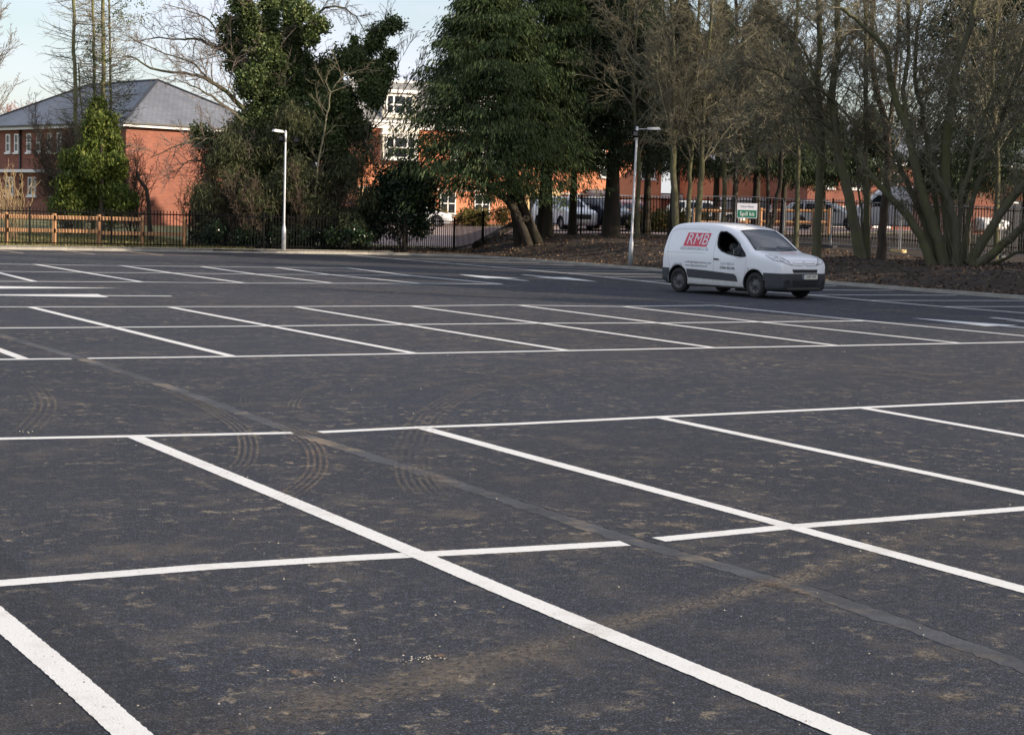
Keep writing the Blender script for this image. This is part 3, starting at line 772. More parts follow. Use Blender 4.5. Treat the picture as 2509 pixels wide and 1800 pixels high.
# ---------------------------------------------------------------- buildings
def axes(dx, dy):
    a = W2(dx, dy); return math.atan2(a[1], a[0])
def fb(face, x0, x1, o0, o1, z0, z1):    # a box against a wall: along, outward, up
    return (x0, x1, -o1, -o0, z0, z1) if face == 'y' else (-o1, -o0, x0, x1, z0, z1)
def window(parent, x0, x1, z0, z1, nv=1, nh=1, face='y', o=0.0, pane='pane', fr='white_frame', sill=True, bar=.07, splits=None):
    L = []; b = bar
    L += [fb(face, x0, x0+b, o, o+.07, z0, z1), fb(face, x1-b, x1, o, o+.07, z0, z1), fb(face, x0+b, x1-b, o, o+.07, z0, z0+b), fb(face, x0+b, x1-b, o, o+.07, z1-b, z1)]
    xs = splits or [x0+(x1-x0)*i/(nv+1) for i in range(1, nv+1)]
    for x in xs: L.append(fb(face, x-b*.5, x+b*.5, o+.002, o+.066, z0+b, z1-b))
    for i in range(1, nh+1):
        z = z0+(z1-z0)*i/(nh+1); L.append(fb(face, x0+b, x1-b, o+.004, o+.06, z-b*.4, z+b*.4))
    w = boxes('window', M[fr], parent, L)
    box('pane', M[pane], w, *fb(face, x0+b*.5, x1-b*.5, o-.02, o+.03, z0+b*.5, z1-b*.5))
    if sill: box('sill', M[fr], w, *fb(face, x0-.08, x1+.08, o-.02, o+.13, z0-.10, z0-.002))
    return w
def roofmesh(name, V, Fs, mt, parent, thick=.06):
    V = [Vector(v) for v in V]; me = pymesh(name, V, Fs); uvl = me.uv_layers.new(name='UVMap')
    for p in me.polygons:
        n = p.normal; h = Vector((0, 0, 1)).cross(n); h = h.normalized() if h.length > 1e-4 else Vector((1, 0, 0)); s = n.cross(h)
        for li in p.loop_indices:
            c_ = me.vertices[me.loops[li].vertex_index].co; uvl.data[li].uv = (c_.dot(h), c_.dot(s))
    return link(name, me, mt, parent)

# left: two-storey brick block under a hipped slate roof
lx, ly = W2(-20.5, 91)
bl = thing('brick_building', 'red brick block with hipped grey slate roof behind the bright green cypress', 'building', (lx, ly, 0), axes(.73, .68))
W_, L_, ZE, ZR = 9.4, 17.0, 5.85, 8.62
box('wall', M['brick'], bl, 0, W_, 0, L_, -.5, ZE)
ov = .42
RV = [(-ov, -ov, ZE+.06), (W_+ov, -ov, ZE+.06), (W_+ov, L_+ov, ZE+.06), (-ov, L_+ov, ZE+.06), (W_/2, W_/2, ZR), (W_/2, L_-W_/2, ZR)]
rf = roofmesh('roof', RV, [(0, 1, 4), (1, 2, 5, 4), (2, 3, 5), (3, 0, 4, 5), (3, 2, 1, 0)], M['slate'], bl)
for a, b in ((0, 4), (1, 4), (4, 5), (3, 5)):
    v, f = ringtube([Vector(RV[a]), Vector(RV[b])], [.09, .09], 6); link('ridge_tile', pymesh('ridge_tile', v, f), M['gutter'], rf)
box('fascia', M['fascia'], bl, -ov+.02, W_+ov, -ov+.02, -ov+.06, ZE-.14, ZE+.055)
box('fascia', M['fascia'], bl, -ov+.02, -ov+.06, -ov+.062, L_+ov, ZE-.14, ZE+.055)
box('gutter', M['gutter'], bl, -ov-.1, W_+ov+.1, -ov-.12, -ov+.015, ZE+.0, ZE+.10, .02)
box('gutter', M['gutter'], bl, -ov-.12, -ov+.015, -ov-.1, L_+ov, ZE+.003, ZE+.103, .02)
box('brick_course', M['brick'], bl, .1, W_-.05, -.035, 0.0, 3.30, 3.40); box('brick_course', M['brick'], bl, .1, W_-.05, -.035, 0.0, 2.98, 3.06)
for s in (7.05, 8.16, 9.4, 10.57, 12.06, 13.1, 14.9):
    window(bl, s-.25, s+.25, 4.45, 5.5, 0, 1, 'x', bar=.085)
for s in (7.6, 10.2, 12.9):
    window(bl, s-.45, s+.45, 2.0, 3.05, 1, 1, 'x')
box('door_canopy', M['fascia'], bl, -.55, 0, 6.6, 14.2, 3.30, 3.46)
tube('downpipe', M['gutter'], bl, [(-.08, 11.55, .3), (-.08, 11.55, ZE)], .06, 8)

# middle: three-storey orange brick block
def onwall(px, L0=-10.35, D0=113., a=.94, b=.34):      # metres along the front wall seen at a pixel column
    q = (px-1254.5)/F; return (q*D0-L0)/(a-q*b)
cx_, cy_ = W2(-10.35, 113)
bc = thing('apartment_block', 'three storey orange brick block with cream bays, behind the big conifer', 'building', (cx_, cy_, 0), axes(.94, .34))
XE = 21.6
box('wall', M['brick_orange'], bc, 0, XE, 0, 11, .2, 7.30)
box('cornice', M['fascia'], bc, -.15, XE+.15, -.22, 0, 7.05, 7.42)
box('cornice', M['fascia'], bc, -.2, XE+.2, -.34, 0, 7.422, 7.56)
RV = [(-.2, -.1, 7.5), (XE+.2, -.1, 7.5), (XE+.2, 2.0, 10.2), (-.2, 2.0, 10.2), (XE+.2, 11, 10.5), (-.2, 11, 10.5), (XE+.2, 11, 7.3), (-.2, 11, 7.3)]
rf = roofmesh('roof', RV, [(0, 1, 2, 3), (3, 2, 4, 5), (1, 6, 4, 2), (0, 3, 5, 7)], M['slate_dark'], bc)
box('parapet', M['fascia'], rf, -.2, XE+.2, 1.95, 2.15, 10.18, 10.34)
for (xa) in (1.55, 8.2, 14.8):
    dm = box('dormer', M['cream'], bc, xa, xa+2.25, -.05, 2.0, 7.75, 9.35)
    box('dormer_roof', M['fascia'], dm, xa-.15, xa+2.4, -.3, 2.0, 9.352, 9.55)
    window(bc, xa+.2, xa+2.05, 7.95, 9.25, 0, 1, 'y', .05, splits=[xa+.2+.52, xa+2.05-.52], bar=.11, sill=False)
    by = box('bay', M['cream'], bc, xa-.1, xa+2.35, -.55, 0, 4.95, 7.05)
    box('bay_band', M['fascia'], by, xa-.18, xa+2.43, -.63, 0, 6.62, 6.74)
    window(bc, xa+.1, xa+2.15, 5.08, 6.55, 0, 1, 'y', .55, splits=[xa+.1+.58, xa+2.15-.58], bar=.12)
box('stone_course', M['cream'], bc, 0, XE, -.05, 0, 3.14, 3.24)
box('stone_plinth', M['stone'], bc, .02, 4.6, -.12, 0, .4, 3.12)
xa, xb = onwall(1272), onwall(1355)
pt = box('stone_porch', M['stone'], bc, xa, xb, -.5, 0, .4, 3.45)
box('entrance', M['pane'], pt, xa+.25, xa+1.35, -.53, -.5, .9, 2.95); box('entrance_glazing', M['pane_pale'], pt, xa+.85, xa+1.28, -.545, -.53, 1.0, 2.8)
box('pilaster', M['stone'], pt, xb-.42, xb+.05, -.62, -.5, .4, 3.2)
xa, xb = onwall(1378), onwall(1402); window(bc, xa, xb, 1.15, 3.25, 0, 0, pane='pane_pale', bar=.16)
xa, xb = onwall(1420), onwall(1466)
roofmesh('canopy', [(xa, 0, 3.55), (xb, 0, 3.55), (xb+.15, -1.1, 3.05), (xa-.15, -1.1, 3.05)], [(0, 3, 2, 1)], M['slate'], bc)
box('canopy_edge', M['fascia'], bc, xa-.15, xb+.15, -1.14, -1.1, 2.95, 3.07)
dr = box('door_surround', M['white_frame'], bc, xa+.45, xb-.05, -.06, 0, .8, 3.0); box('door', M['gutter'], dr, xa+.6, xb-.2, -.08, -.06, .8, 2.75)
xa, xb = onwall(1510), onwall(1556); window(bc, xa, xb, 1.35, 3.0, 2, 1, pane='pane_pale', bar=.12)
for xq in (6.2, 9.3, 17.0, 20.0): window(bc, xq, xq+1.1, 4.4, 5.9, 1, 1)
for xq in (5.6, 8.0): window(bc, xq, xq+1.1, 1.6, 3.0, 1, 1)
boxes('chimney', M['brick_orange'], bc, [(12.4, 13.3, 5.0, 6.2, 10.2, 11.9)])

# right of it: low annexe, garage block, and the shaded houses behind the bare trees
def block(label, px0, px1, t0, ang, depth, zt, mt, cat='building', name='brick_house'):
    l0 = (px0-1254.5)/F*t0; x, y = W2(l0, t0)
    a, b = math.cos(ang), math.sin(ang); q = (px1-1254.5)/F; wd = (q*t0-l0)/(a-q*b)
    r_ = thing(name, label, cat, (x, y, 0), axes(a, b)); box('wall', M[mt], r_, 0, wd, 0, depth, .1, zt); return r_, wd
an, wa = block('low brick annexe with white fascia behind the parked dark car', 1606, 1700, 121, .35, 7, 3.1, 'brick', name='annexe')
box('fascia', M['fascia'], an, -.1, wa+.1, -.2, 7, 3.1, 3.38); window(an, .5, 1.9, 1.5, 2.6, 1, 0); box('roof', M['slate'], an, -.1, wa+.1, -.2, 7, 3.382, 3.46)
gb, wg = block('orange brick garage block with grey doors behind the spill kit sign', 1738, 1948, 116, .30, 7, 5.6, 'brick_orange', name='garage_block')
for a in (.25, .55): pass
g0 = wg*.03
for i in range(2):
    x0_ = wg*(.06+.44*i); x1_ = x0_+wg*.38
    d_ = box('garage_door', M['garage'], gb, x0_, x1_, -.03, 0, .9, 3.05)
    boxes('door_rib', M['garage'], d_, [(x0_+.02, x1_-.02, -.05, -.03, .95+j*.3, 1.2+j*.3) for j in range(7)])
    box('lintel', M['fascia'], gb, x0_-.1, x1_+.1, -.05, 0, 3.06, 3.24)
box('fascia', M['fascia'], gb, -.3, wg+.3, -.35, -.30, 5.45, 5.65)
roofmesh('roof', [(-.3, -.35, 5.6), (wg+.3, -.35, 5.6), (wg+.3, 3.5, 7.3), (-.3, 3.5, 7.3), (wg+.3, 7.3, 5.6), (-.3, 7.3, 5.6)], [(0, 1, 2, 3), (3, 2, 4, 5), (1, 4, 2), (0, 3, 5)], M['slate'], gb)
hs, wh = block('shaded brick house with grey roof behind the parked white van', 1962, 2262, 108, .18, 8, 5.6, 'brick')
roofmesh('roof', [(-.3, -.4, 5.6), (wh+.3, -.4, 5.6), (wh+.3, 4, 8.0), (-.3, 4, 8.0), (wh+.3, 8.4, 5.6), (-.3, 8.4, 5.6)], [(0, 1, 2, 3), (3, 2, 4, 5), (1, 4, 2), (0, 3, 5)], M['slate'], hs)
box('fascia', M['fascia'], hs, -.3, wh+.3, -.42, -.38, 5.42, 5.62)
for x0_ in (.6, 2.6, 4.8): window(hs, x0_, x0_+1.1, 3.9, 5.0, 1, 0)
for x0_ in (1.6, 4.4): window(hs, x0_, x0_+1.1, 1.6, 2.8, 1, 0)
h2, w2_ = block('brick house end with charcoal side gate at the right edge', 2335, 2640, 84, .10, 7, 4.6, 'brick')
gt = box('gate', M['dark_gate'], h2, w2_*.33, w2_*.98, -.06, 0, .8, 3.1); boxes('gate_board', M['dark_gate'], gt, [(w2_*.33+.05+j*.31, w2_*.33+.33+j*.31, -.08, -.06, .85, 3.05) for j in range(12)])
box('white_lintel', M['fascia'], h2, w2_*.34, w2_*.46, -.085, -.06, 2.95, 3.03)
box('fascia', M['fascia'], h2, -.2, w2_+.2, -.3, 7, 4.6, 4.8); roofmesh('roof', [(-.2, -.3, 4.8), (w2_+.2, -.3, 4.8), (w2_+.2, 3.3, 6.8), (-.2, 3.3, 6.8), (w2_+.2, 7, 4.8), (-.2, 7, 4.8)], [(0, 1, 2, 3), (3, 2, 4, 5), (1, 4, 2), (0, 3, 5)], M['slate'], h2)

# ---------------------------------------------------------------- fences
barm = {}
def railing(name, label, pts, h, sp=.125, post_every=2.75, group=None):
    P = [np.array(p[:2], float) for p in pts]; seg = np.array([np.linalg.norm(b-a) for a, b in zip(P[:-1], P[1:])]); cs = np.concatenate([[0], np.cumsum(seg)]); tot = cs[-1]
    def pos(s): return np.array([np.interp(s, cs, [p[0] for p in P]), np.interp(s, cs, [p[1] for p in P])])
    b0 = onT(P[0]); root = thing(name, label, 'fence', b0, group=group); b0 = np.array(b0)
    if h not in barm:
        barm[h] = boxmesh('bar', -.0125, .0125, -.0125, .0125, .04, h); barm[h].materials.append(M['black_metal'])
        pm = boxmesh('post', -.03, .03, -.03, .03, -.2, h+.04); pm.materials.append(M['black_metal']); barm[(h, 'p')] = pm
    s = 0; npost = int(tot/post_every)+1
    ps = [tot*i/(npost-1) for i in range(npost)]
    zz = lambda s_: float(T(*pos(s_), False))
    for i, q in enumerate(ps):
        o = bpy.data.objects.new('post', barm[(h, 'p')]); C.objects.link(o); o.parent = root; p = pos(q); o.location = (p[0]-b0[0], p[1]-b0[1], zz(q)-b0[2])
        if i < len(ps)-1:
            q2 = ps[i+1]; a = pos(q); b = pos(q2); za, zb_ = zz(q), zz(q2)
            for hh in (h-.14, .14):
                v, f = ringtube([Vector((a[0]-b0[0], a[1]-b0[1], za-b0[2]+hh)), Vector((b[0]-b0[0], b[1]-b0[1], zb_-b0[2]+hh))], [.022, .022], 4)
                link('rail', pymesh('rail', v, f), M['black_metal'], root)
            n = int((q2-q)/sp)
            for j in range(1, n):
                w = j/n; p = a*(1-w)+b*w; o = bpy.data.objects.new('bar', barm[h]); C.objects.link(o); o.parent = root
                o.location = (p[0]-b0[0], p[1]-b0[1], (za*(1-w)+zb_*w)-b0[2])
    return root
fy = KV+.80
f1 = W2((1250-1254.5)/F*78, 78)
railing('black_railing', 'black vertical bar railing behind the far kerb, in front of grass and ivy tree', [(9.5, fy), (32.3, fy+.1), W2((1190-1254.5)/F*76, 76), f1], 1.42)
railing('black_railing', 'taller black railing along the top of the bank behind the conifer trunks', [W2((x-1254.5)/F*t, t) for x, t in ((1258, 78), (1480, 78), (1700, 77), (1950, 75), (2150, 73), (2420, 69), (2620, 66))], 1.72, .135, 2.75)

def onv(px, v): r = ray(px, 550); return r[0]/r[1]*v
tf = thing('timber_fence', 'new orange timber post and rail fence on grass behind the black railing', 'fence', (onv(16, KV+1.7), KV+1.7, .14)); ox = tf.location.x
px_posts = [-210, -98, 16, 133, 242, 349, 452]; up_ = [onv(p, KV+1.7)-ox for p in px_posts]
for i, u in enumerate(up_):
    box('post', M['timber'], tf, u-.07, u+.07, -.05, .05, -.2, 1.17, .008)
    if i < len(up_)-1:
        if i < 5: box('rail', M['timber'], tf, u-.03, up_[i+1]+.03, -.092, -.052, .96, 1.10, .006)
        box('rail', M['timber'], tf, u-.03, up_[i+1]+.03, -.092, -.052, .42+(.0 if i > 3 else .05), .56+(.0 if i > 3 else .05), .006)
t2 = 83; c0 = onT(W2((1690-1254.5)/F*t2, t2))
tf2 = thing('timber_fence', 'sunlit golden timber rail fence in front of the parked silver estate', 'fence', c0)
pp_ = [onT(W2((x-1254.5)/F*t2, t2)) for x in (1690, 1760, 1850, 1937, 1981, 2018)]
for i, p in enumerate(pp_):
    q = [p[j]-c0[j] for j in range(3)]
    box('post', M['timber'], tf2, q[0]-.07, q[0]+.07, q[1]-.06, q[1]+.06, q[2]-.2, q[2]+1.22)
    if i < len(pp_)-1:
        n_ = [pp_[i+1][j]-c0[j] for j in range(3)]
        for hh in (.55, 1.10):
            v, f = ringtube([Vector((q[0], q[1], q[2]+hh)), Vector((n_[0], n_[1], n_[2]+hh))], [.075, .075], 4); link('rail', pymesh('rail', v, f), M['timber'], tf2)

hp = [(1684, 68), (1795, 68), (1907, 67.5), (2023, 66.5), (2192, 65), (2434, 62), (2720, 58)]
ord_ = ['leftmost temporary mesh panel, left of the spill kit sign', 'temporary mesh panel right behind the spill kit sign', 'temporary mesh panel just right of the white van roof', 'temporary mesh panel between the slim trunks and leaning trunks',
        'temporary mesh panel behind the foot of the many-stemmed tree', 'temporary mesh panel at the right edge of the picture']
for i in range(len(hp)-1):
    a = np.array(onT(W2((hp[i][0]-1254.5)/F*hp[i][1], hp[i][1]))); b = np.array(onT(W2((hp[i+1][0]-1254.5)/F*hp[i+1][1], hp[i+1][1])))
    if i == 0: b = np.array(onT(W2((1790-1254.5)/F*68, 68)))
    d = b-a; a = a+d*.012; b = b-d*.012; L = np.linalg.norm(b-a)
    r_ = thing('mesh_fence_panel', 'grey '+ord_[i], 'fence', a, group='temporary mesh fence panels on the bank'); e = b-a; z = np.array([0, 0, 1.])
    H = 1.80
    v, f = ringtube([Vector(x) for x in ([0, 0, .03], [0, 0, H-.12], list(e*.03+z*H), list(e*.97+z*H), list(e+z*(H-.12)), list(e+z*.03))], [.017]*6, 6); link('frame', pymesh('frame', v, f), M['panel_steel'], r_)
    v, f = ringtube([Vector(e*0+z*.15), Vector(e+z*.15)], [.015, .015], 6); link('rail', pymesh('rail', v, f), M['panel_steel'], r_)
    Bq = Branches()
    nw = int(L/.11)
    for k_ in range(1, nw): Bq.add(np.array([e*k_/nw+z*.15, e*k_/nw+z*H]), [.0022, .0022], 3)
    for k_ in range(1, 8): Bq.add(np.array([z*(.15+k_*.2), e+z*(.15+k_*.2)]), [.0022, .0022], 3)
    w_ = Bq.build('wire_mesh', M['panel_steel'], r_); w_['kind'] = 'stuff'
    fm = M['stone'] if i == 3 else M['black_plastic']
    box('foot', fm, r_, e[0]-.12, e[0]+.12, e[1]-.34, e[1]+.34, e[2]-.05, e[2]+.10, .02)

# ---------------------------------------------------------------- lamp columns
def lamp(label, p, htop, armdir, alen, heads, group='lamp columns beside the car park'):
    r_ = thing('lamp_column', label, 'street lamp', p, group=group); g_ = M['metal_galv']
    V, Fs = lathe([(0, .0), (.082, 0), (.082, .78), (.074, .84), (.048, .98), (.043, 1.0)], 16, 'Z'); o = link('base', pymesh('base', V, Fs, True), g_, r_)
    V, Fs = lathe([(.043, .98), (.036, htop), (.03, htop+.03), (0, htop+.035)], 14, 'Z'); link('pole', pymesh('pole', V, Fs, True), g_, r_)
    tube('collar', g_, r_, [(0, 0, htop-.42), (0, 0, htop)], .047, 12)
    ad = np.array([math.cos(armdir), math.sin(armdir)]); zt_ = htop-.06
    tube('arm', g_, r_, [(ad[0]*.03, ad[1]*.03, zt_), (ad[0]*alen, ad[1]*alen, zt_+.03)], .017, 8)
    hd = thing('luminaire', None, None); hd.parent = r_; hd.location = (ad[0]*alen, ad[1]*alen, zt_+.04); hd.rotation_euler = (0, R(-3), armdir)
    me = pymesh('housing', [(-.05, -.05, -.04), (.42, -.09, -.045), (.42, .09, -.045), (-.05, .05, -.04), (-.05, -.05, .04), (.36, -.08, .05), (.36, .08, .05), (-.05, .05, .04)], BOXF)
    bm = bmesh.new(); bm.from_mesh(me); bmesh.ops.bevel(bm, geom=bm.edges[:], offset=.012, segments=2, affect='EDGES'); bm.to_mesh(me); bm.free()
    link('housing', me, M['fascia'], hd); box('lens', M['pane_pale'], hd, .04, .36, -.06, .06, -.052, -.043)
    for (a, rr, zz) in heads:
        hx, hy = math.cos(a)*rr, math.sin(a)*rr
        if rr > .12: tube('bracket', M['black_metal'], r_, [(0, 0, zz+.04), (hx, hy, zz+.04)], .014, 6)
        fl = thing('floodlight', None, None); fl.parent = r_; fl.location = (hx, hy, zz); aw = math.atan2(-p[1], -p[0]); fl.rotation_euler = (0, R(18), aw)
        box('body', M['black_metal'], fl, -.04, .04, -.11, .11, -.12, .12, .015); box('glass', M['chrome'], fl, .04, .048, -.075, .075, -.05, .085)
        boxes('hood', M['black_metal'], fl, [(.041, .10, -.11, -.09, -.1, .12), (.041, .10, .09, .11, -.1, .12)])
    return r_
latdir = math.atan2(-math.sin(YAW), math.cos(YAW))
p1 = np.array([onv(696, KV+.32), KV+.32, .10]); d1 = p1[0]*math.sin(YAW)+p1[1]*math.cos(YAW)
def ztop(px, py, t): return D(px, py, t)[2]
lamp('grey lamp column in front of the ivy tree, head pointing left with two black floodlights', p1, ztop(702, 323, d1)-p1[2], latdir+math.pi+.75, .18, [(latdir+math.pi, .17, ztop(694, 341, d1)-p1[2]), (latdir, .42, ztop(730, 345, d1)-p1[2])])
# second column stands just behind the side kerb
rr_ = ray(1546, 600); p2 = np.array([KU+.34, (KU+.34)*rr_[1]/rr_[0], 0]); p2[2] = float(T(p2[0], p2[1], False)); d2 = p2[0]*math.sin(YAW)+p2[1]*math.cos(YAW)
l2 = lamp('grey lamp column on the bank left of the van, head pointing right with one floodlight', p2, ztop(1562, 314, d2)-p2[2], latdir+.2, .42, [(latdir+math.pi+1.0, .09, ztop(1560, 330, d2)-p2[2])])
l2.rotation_euler = (0, R(1.1), 0)

# ---------------------------------------------------------------- spill kit sign
def text_obj(name, s, size, mt, parent, shear=0.0, ext_=.0, align='CENTER', bold=0.0, sx=1.0):
    cu = bpy.data.curves.new(name, 'FONT'); cu.body = s; cu.size = size; cu.align_x = align; cu.align_y = 'CENTER'; cu.shear = shear; cu.extrude = ext_; cu.offset = bold; cu.resolution_u = 3
    tmp = bpy.data.objects.new(name, cu); me = bpy.data.meshes.new_from_object(tmp); bpy.data.objects.remove(tmp); bpy.data.curves.remove(cu)
    for v in me.vertices: v.co.x *= sx
    me.materials.clear(); return me
ts = 63; sb = onT(W2((1817-1254.5)/F*ts, ts))
sg = thing('sign', 'green and white Spill kit sign on a timber post behind the white van', 'sign', sb, latdir)
zc = ztop(1817, 516, ts)-sb[2]; hw_, hh_ = 24.5/F*ts, 18/F*ts
box('post', M['timber'], sg, -.05, .05, .02, .10, -.2, zc+hh_*.8)
box('panel', M['sign_white'], sg, -hw_, hw_, 0, .018, zc-hh_, zc+hh_)
pg = box('green_field', M['sign_green'], sg, -hw_+.02, hw_-.02, -.004, 0, zc-hh_+.02, zc+.02)
for s_, z_, sz, mk in (('Spill kit', zc-hh_*.45, .205, 'sign_letter'), ('Indoor Nasty', zc+hh_*.56, .10, 'sign_ink')):
    me = text_obj('lettering', s_, sz, None, None, bold=0, sx=.9); o = link('lettering', me, M[mk], sg); o.rotation_euler = (R(90), 0, 0); o.location = (0, -.009, z_)
nb_ = onT(W2((1868-1254.5)/F*74.6, 74.6)); nt_ = thing('notice', 'small pale lilac notice fixed on the railing behind the van', 'notice', nb_, latdir)
zc2 = ztop(1868, 510, 74.4)-nb_[2]; box('sheet', M['sign_white'], nt_, -.13, .13, -.12, -.11, zc2-.16, zc2+.14); boxes('print_line', M['sign_ink'], nt_, [(-.09, .09, -.123, -.12, zc2+.06, zc2+.09), (-.07, .07, -.123, -.12, zc2-.01, zc2+.02)])

M['dull_lip'] = mat('scuffed_lip', (.13, .125, .115), .6)
# ---------------------------------------------------------------- vehicles
def hull(st, belt=1.02, tumble=.17, top=1.8, crown=.03, inset=0.0, rc=.12, xs=None, lo=None, hi=None):
    """closed body of cross-sections; st: arrays x, zb, zt, W"""
    X, ZB, ZT, WW = [np.array(a, float) for a in st]
    xs = xs if xs is not None else X; V = []; n = None; Fs = []
    for x in xs:
        zb = np.interp(x, X, ZB); zt = np.interp(x, X, ZT)-inset; W = np.interp(x, X, WW)-inset
        if lo is not None: zb = lo
        r = min(rc, (zt-zb)*.28)
        sd = lambda z: W-tumble*np.clip((z-belt)/(top-belt), 0, 1)**1.15-.018*((z-.75)/.5)**2*(z < .75)
        h = [(0, zb), (W-.14, zb), (sd(zb+.05)-.03, zb+.02)]
        for z in np.linspace(zb+.06, zt-r, 12): h.append((sd(z), z))
        xs_ = sd(zt-r)
        for a in (22, 45, 68, 90): h.append((xs_-r+r*math.cos(R(a)), zt-r+r*math.sin(R(a))))
        e = xs_-r
        for q in (.75, .5, .25, 0): h.append((e*q, zt+crown*(1-q*q)*min(1, (zt-zb))))
        ring = [(x, y, z) for y, z in h]+[(x, -y, z) for y, z in h[-2:0:-1]]
        n = len(ring); V += ring
    for i in range(len(xs)-1):
        for k in range(n): Fs.append((i*n+k, i*n+(k+1) % n, (i+1)*n+(k+1) % n, (i+1)*n+k))
    m0 = len(xs)*n
    for i0, rev in ((0, True), ((len(xs)-1)*n, False)):
        c_ = np.mean([V[i0+k] for k in range(n)], 0); V.append(tuple(c_)); ci = len(V)-1
        for k in range(n):
            a, b = i0+k, i0+(k+1) % n; Fs.append((ci, b, a) if rev else (ci, a, b))
    bm = bmesh.new(); vs = [bm.verts.new(v) for v in V]
    for f in Fs: bm.faces.new([vs[i] for i in f])
    bmesh.ops.recalc_face_normals(bm, faces=bm.faces[:])
    for f in bm.faces: f.smooth = True
    return bm
def smooth_stations(keys, n=64):
    k = np.array(keys, float); x = k[:, 0]; t = np.concatenate([[0], np.cumsum(np.hypot(np.diff(x), np.diff(k[:, 2])))]); tt = np.linspace(0, t[-1], n)
    out = [np.interp(tt, t, k[:, j]) for j in range(4)]
    for j in (1, 2, 3):
        a = out[j].copy()
        for _ in range(2): a[1:-1] = .25*a[:-2]+.5*a[1:-1]+.25*a[2:]
        out[j] = a
    for i in range(1, n): out[0][i] = max(out[0][i], out[0][i-1]+.0015)
    return out
def bool_cut(me, cutters):
    o = bpy.data.objects.new('tmp_body', me); C.objects.link(o); cs = []
    for cm in cutters:
        c_ = bpy.data.objects.new('tmp_cut', cm); C.objects.link(c_); cs.append(c_)
        md = o.modifiers.new('b', 'BOOLEAN'); md.operation = 'DIFFERENCE'; md.object = c_; md.solver = 'EXACT'; md.material_mode = 'TRANSFER'
    dg = bpy.context.evaluated_depsgraph_get(); dg.update(); res = bpy.data.meshes.new_from_object(o.evaluated_get(dg))
    for x in cs+[o]: bpy.data.objects.remove(x)
    return res
def cylmesh(x, z, r, y0, y1, n=36):
    V = [(x+r*math.cos(2*math.pi*k/n), y, z+r*math.sin(2*math.pi*k/n)) for y in (y0, y1) for k in range(n)]
    Fs = [(k, (k+1) % n, n+(k+1) % n, n+k) for k in range(n)]+[tuple(range(n))[::-1], tuple(range(n, 2*n))]
    return pymesh('cut', V, Fs)
def fixn(me):
    bm = bmesh.new(); bm.from_mesh(me); bmesh.ops.recalc_face_normals(bm, faces=bm.faces[:]); bm.to_mesh(me); bm.free(); return me
def prism(poly, axis, a0, a1):
    n = len(poly); V = []
    for a in (a0, a1):
        for p in poly: V.append((p[0], a, p[1]) if axis == 'y' else (a, p[0], p[1]))
    return fixn(pymesh('cut', V, [tuple(range(n)), tuple(range(n, 2*n))]+[(k, (k+1) % n, n+(k+1) % n, n+k) for k in range(n)]))

class Skin:
    def __init__(s, bm): s.t = BVHTree.FromBMesh(bm)
    def hit(s, p, d, off):
        h, nrm, _, _ = s.t.ray_cast(Vector(p), Vector(d))
        if h is None: return None
        if nrm.dot(Vector(d)) > 0: nrm = -nrm
        return h+nrm*off
    def place(s, me, O, A, B, Dn, off):
        O, A, B, Dn = map(Vector, (O, A, B, Dn)); last = None
        for v in me.vertices:
            p = O+A*v.co.x+B*v.co.y; h = s.hit(p, Dn, off)
            if h is None: h = last or p
            last = h; v.co = h
        me.update(); return me
    def patch(s, name, poly, O, A, B, Dn, mt, parent, off=.006, cell=.05, hole=None):
        bm = bmesh.new(); bm.faces.new([bm.verts.new((p[0], p[1], 0)) for p in poly])
        for ax in (0, 1):
            lo = min(p[ax] for p in poly); hi = max(p[ax] for p in poly); q = lo+cell
            while q < hi:
                co = Vector((0, 0, 0)); co[ax] = q; no = Vector((0, 0, 0)); no[ax] = 1
                bmesh.ops.bisect_plane(bm, geom=bm.verts[:]+bm.edges[:]+bm.faces[:], plane_co=co, plane_no=no); q += cell
        me = bpy.data.meshes.new(name); bm.to_mesh(me); bm.free(); s.place(me, O, A, B, Dn, off)
        av = Vector((0, 0, 0))
        for p_ in me.polygons: av += p_.normal*p_.area
        if av.dot(Vector(Dn)) > 0: me.flip_normals()
        me.polygons.foreach_set('use_smooth', np.ones(len(me.polygons), bool)); return link(name, me, mt, parent)
    def line(s, name, pts, O, A, B, Dn, r, mt, parent, n=6, off=.0, closed=False, sides=6):
        P = list(pts)+([pts[0]] if closed else []); Q = []
        for a, b in zip(P[:-1], P[1:]):
            k = max(1, int(math.hypot(b[0]-a[0], b[1]-a[1])/.06))
            for i in range(k): Q.append((a[0]+(b[0]-a[0])*i/k, a[1]+(b[1]-a[1])*i/k))
        Q.append(P[-1]); O, A, B = map(Vector, (O, A, B)); H = [s.hit(O+A*x+B*y, Dn, off) for x, y in Q]; H = [h for h in H if h]
        v, f = ringtube(H, [r]*len(H), sides); return link(name, pymesh(name, v, f, True), mt, parent)
SIDE = dict(O=(0, 3, 0), A=(1, 0, 0), B=(0, 0, 1), Dn=(0, -1, 0))       # near side, coordinates (x from the nose, z)
FARS = dict(O=(0, -3, 0), A=(1, 0, 0), B=(0, 0, 1), Dn=(0, 1, 0))
FRNT = dict(O=(-2, 0, 0), A=(0, 1, 0), B=(0, 0, 1), Dn=(1, 0, 0))
REAR = dict(O=(9, 0, 0), A=(0, 1, 0), B=(0, 0, 1), Dn=(-1, 0, 0))
TOPV = dict(O=(0, 0, 4), A=(1, 0, 0), B=(0, 1, 0), Dn=(0, 0, -1))

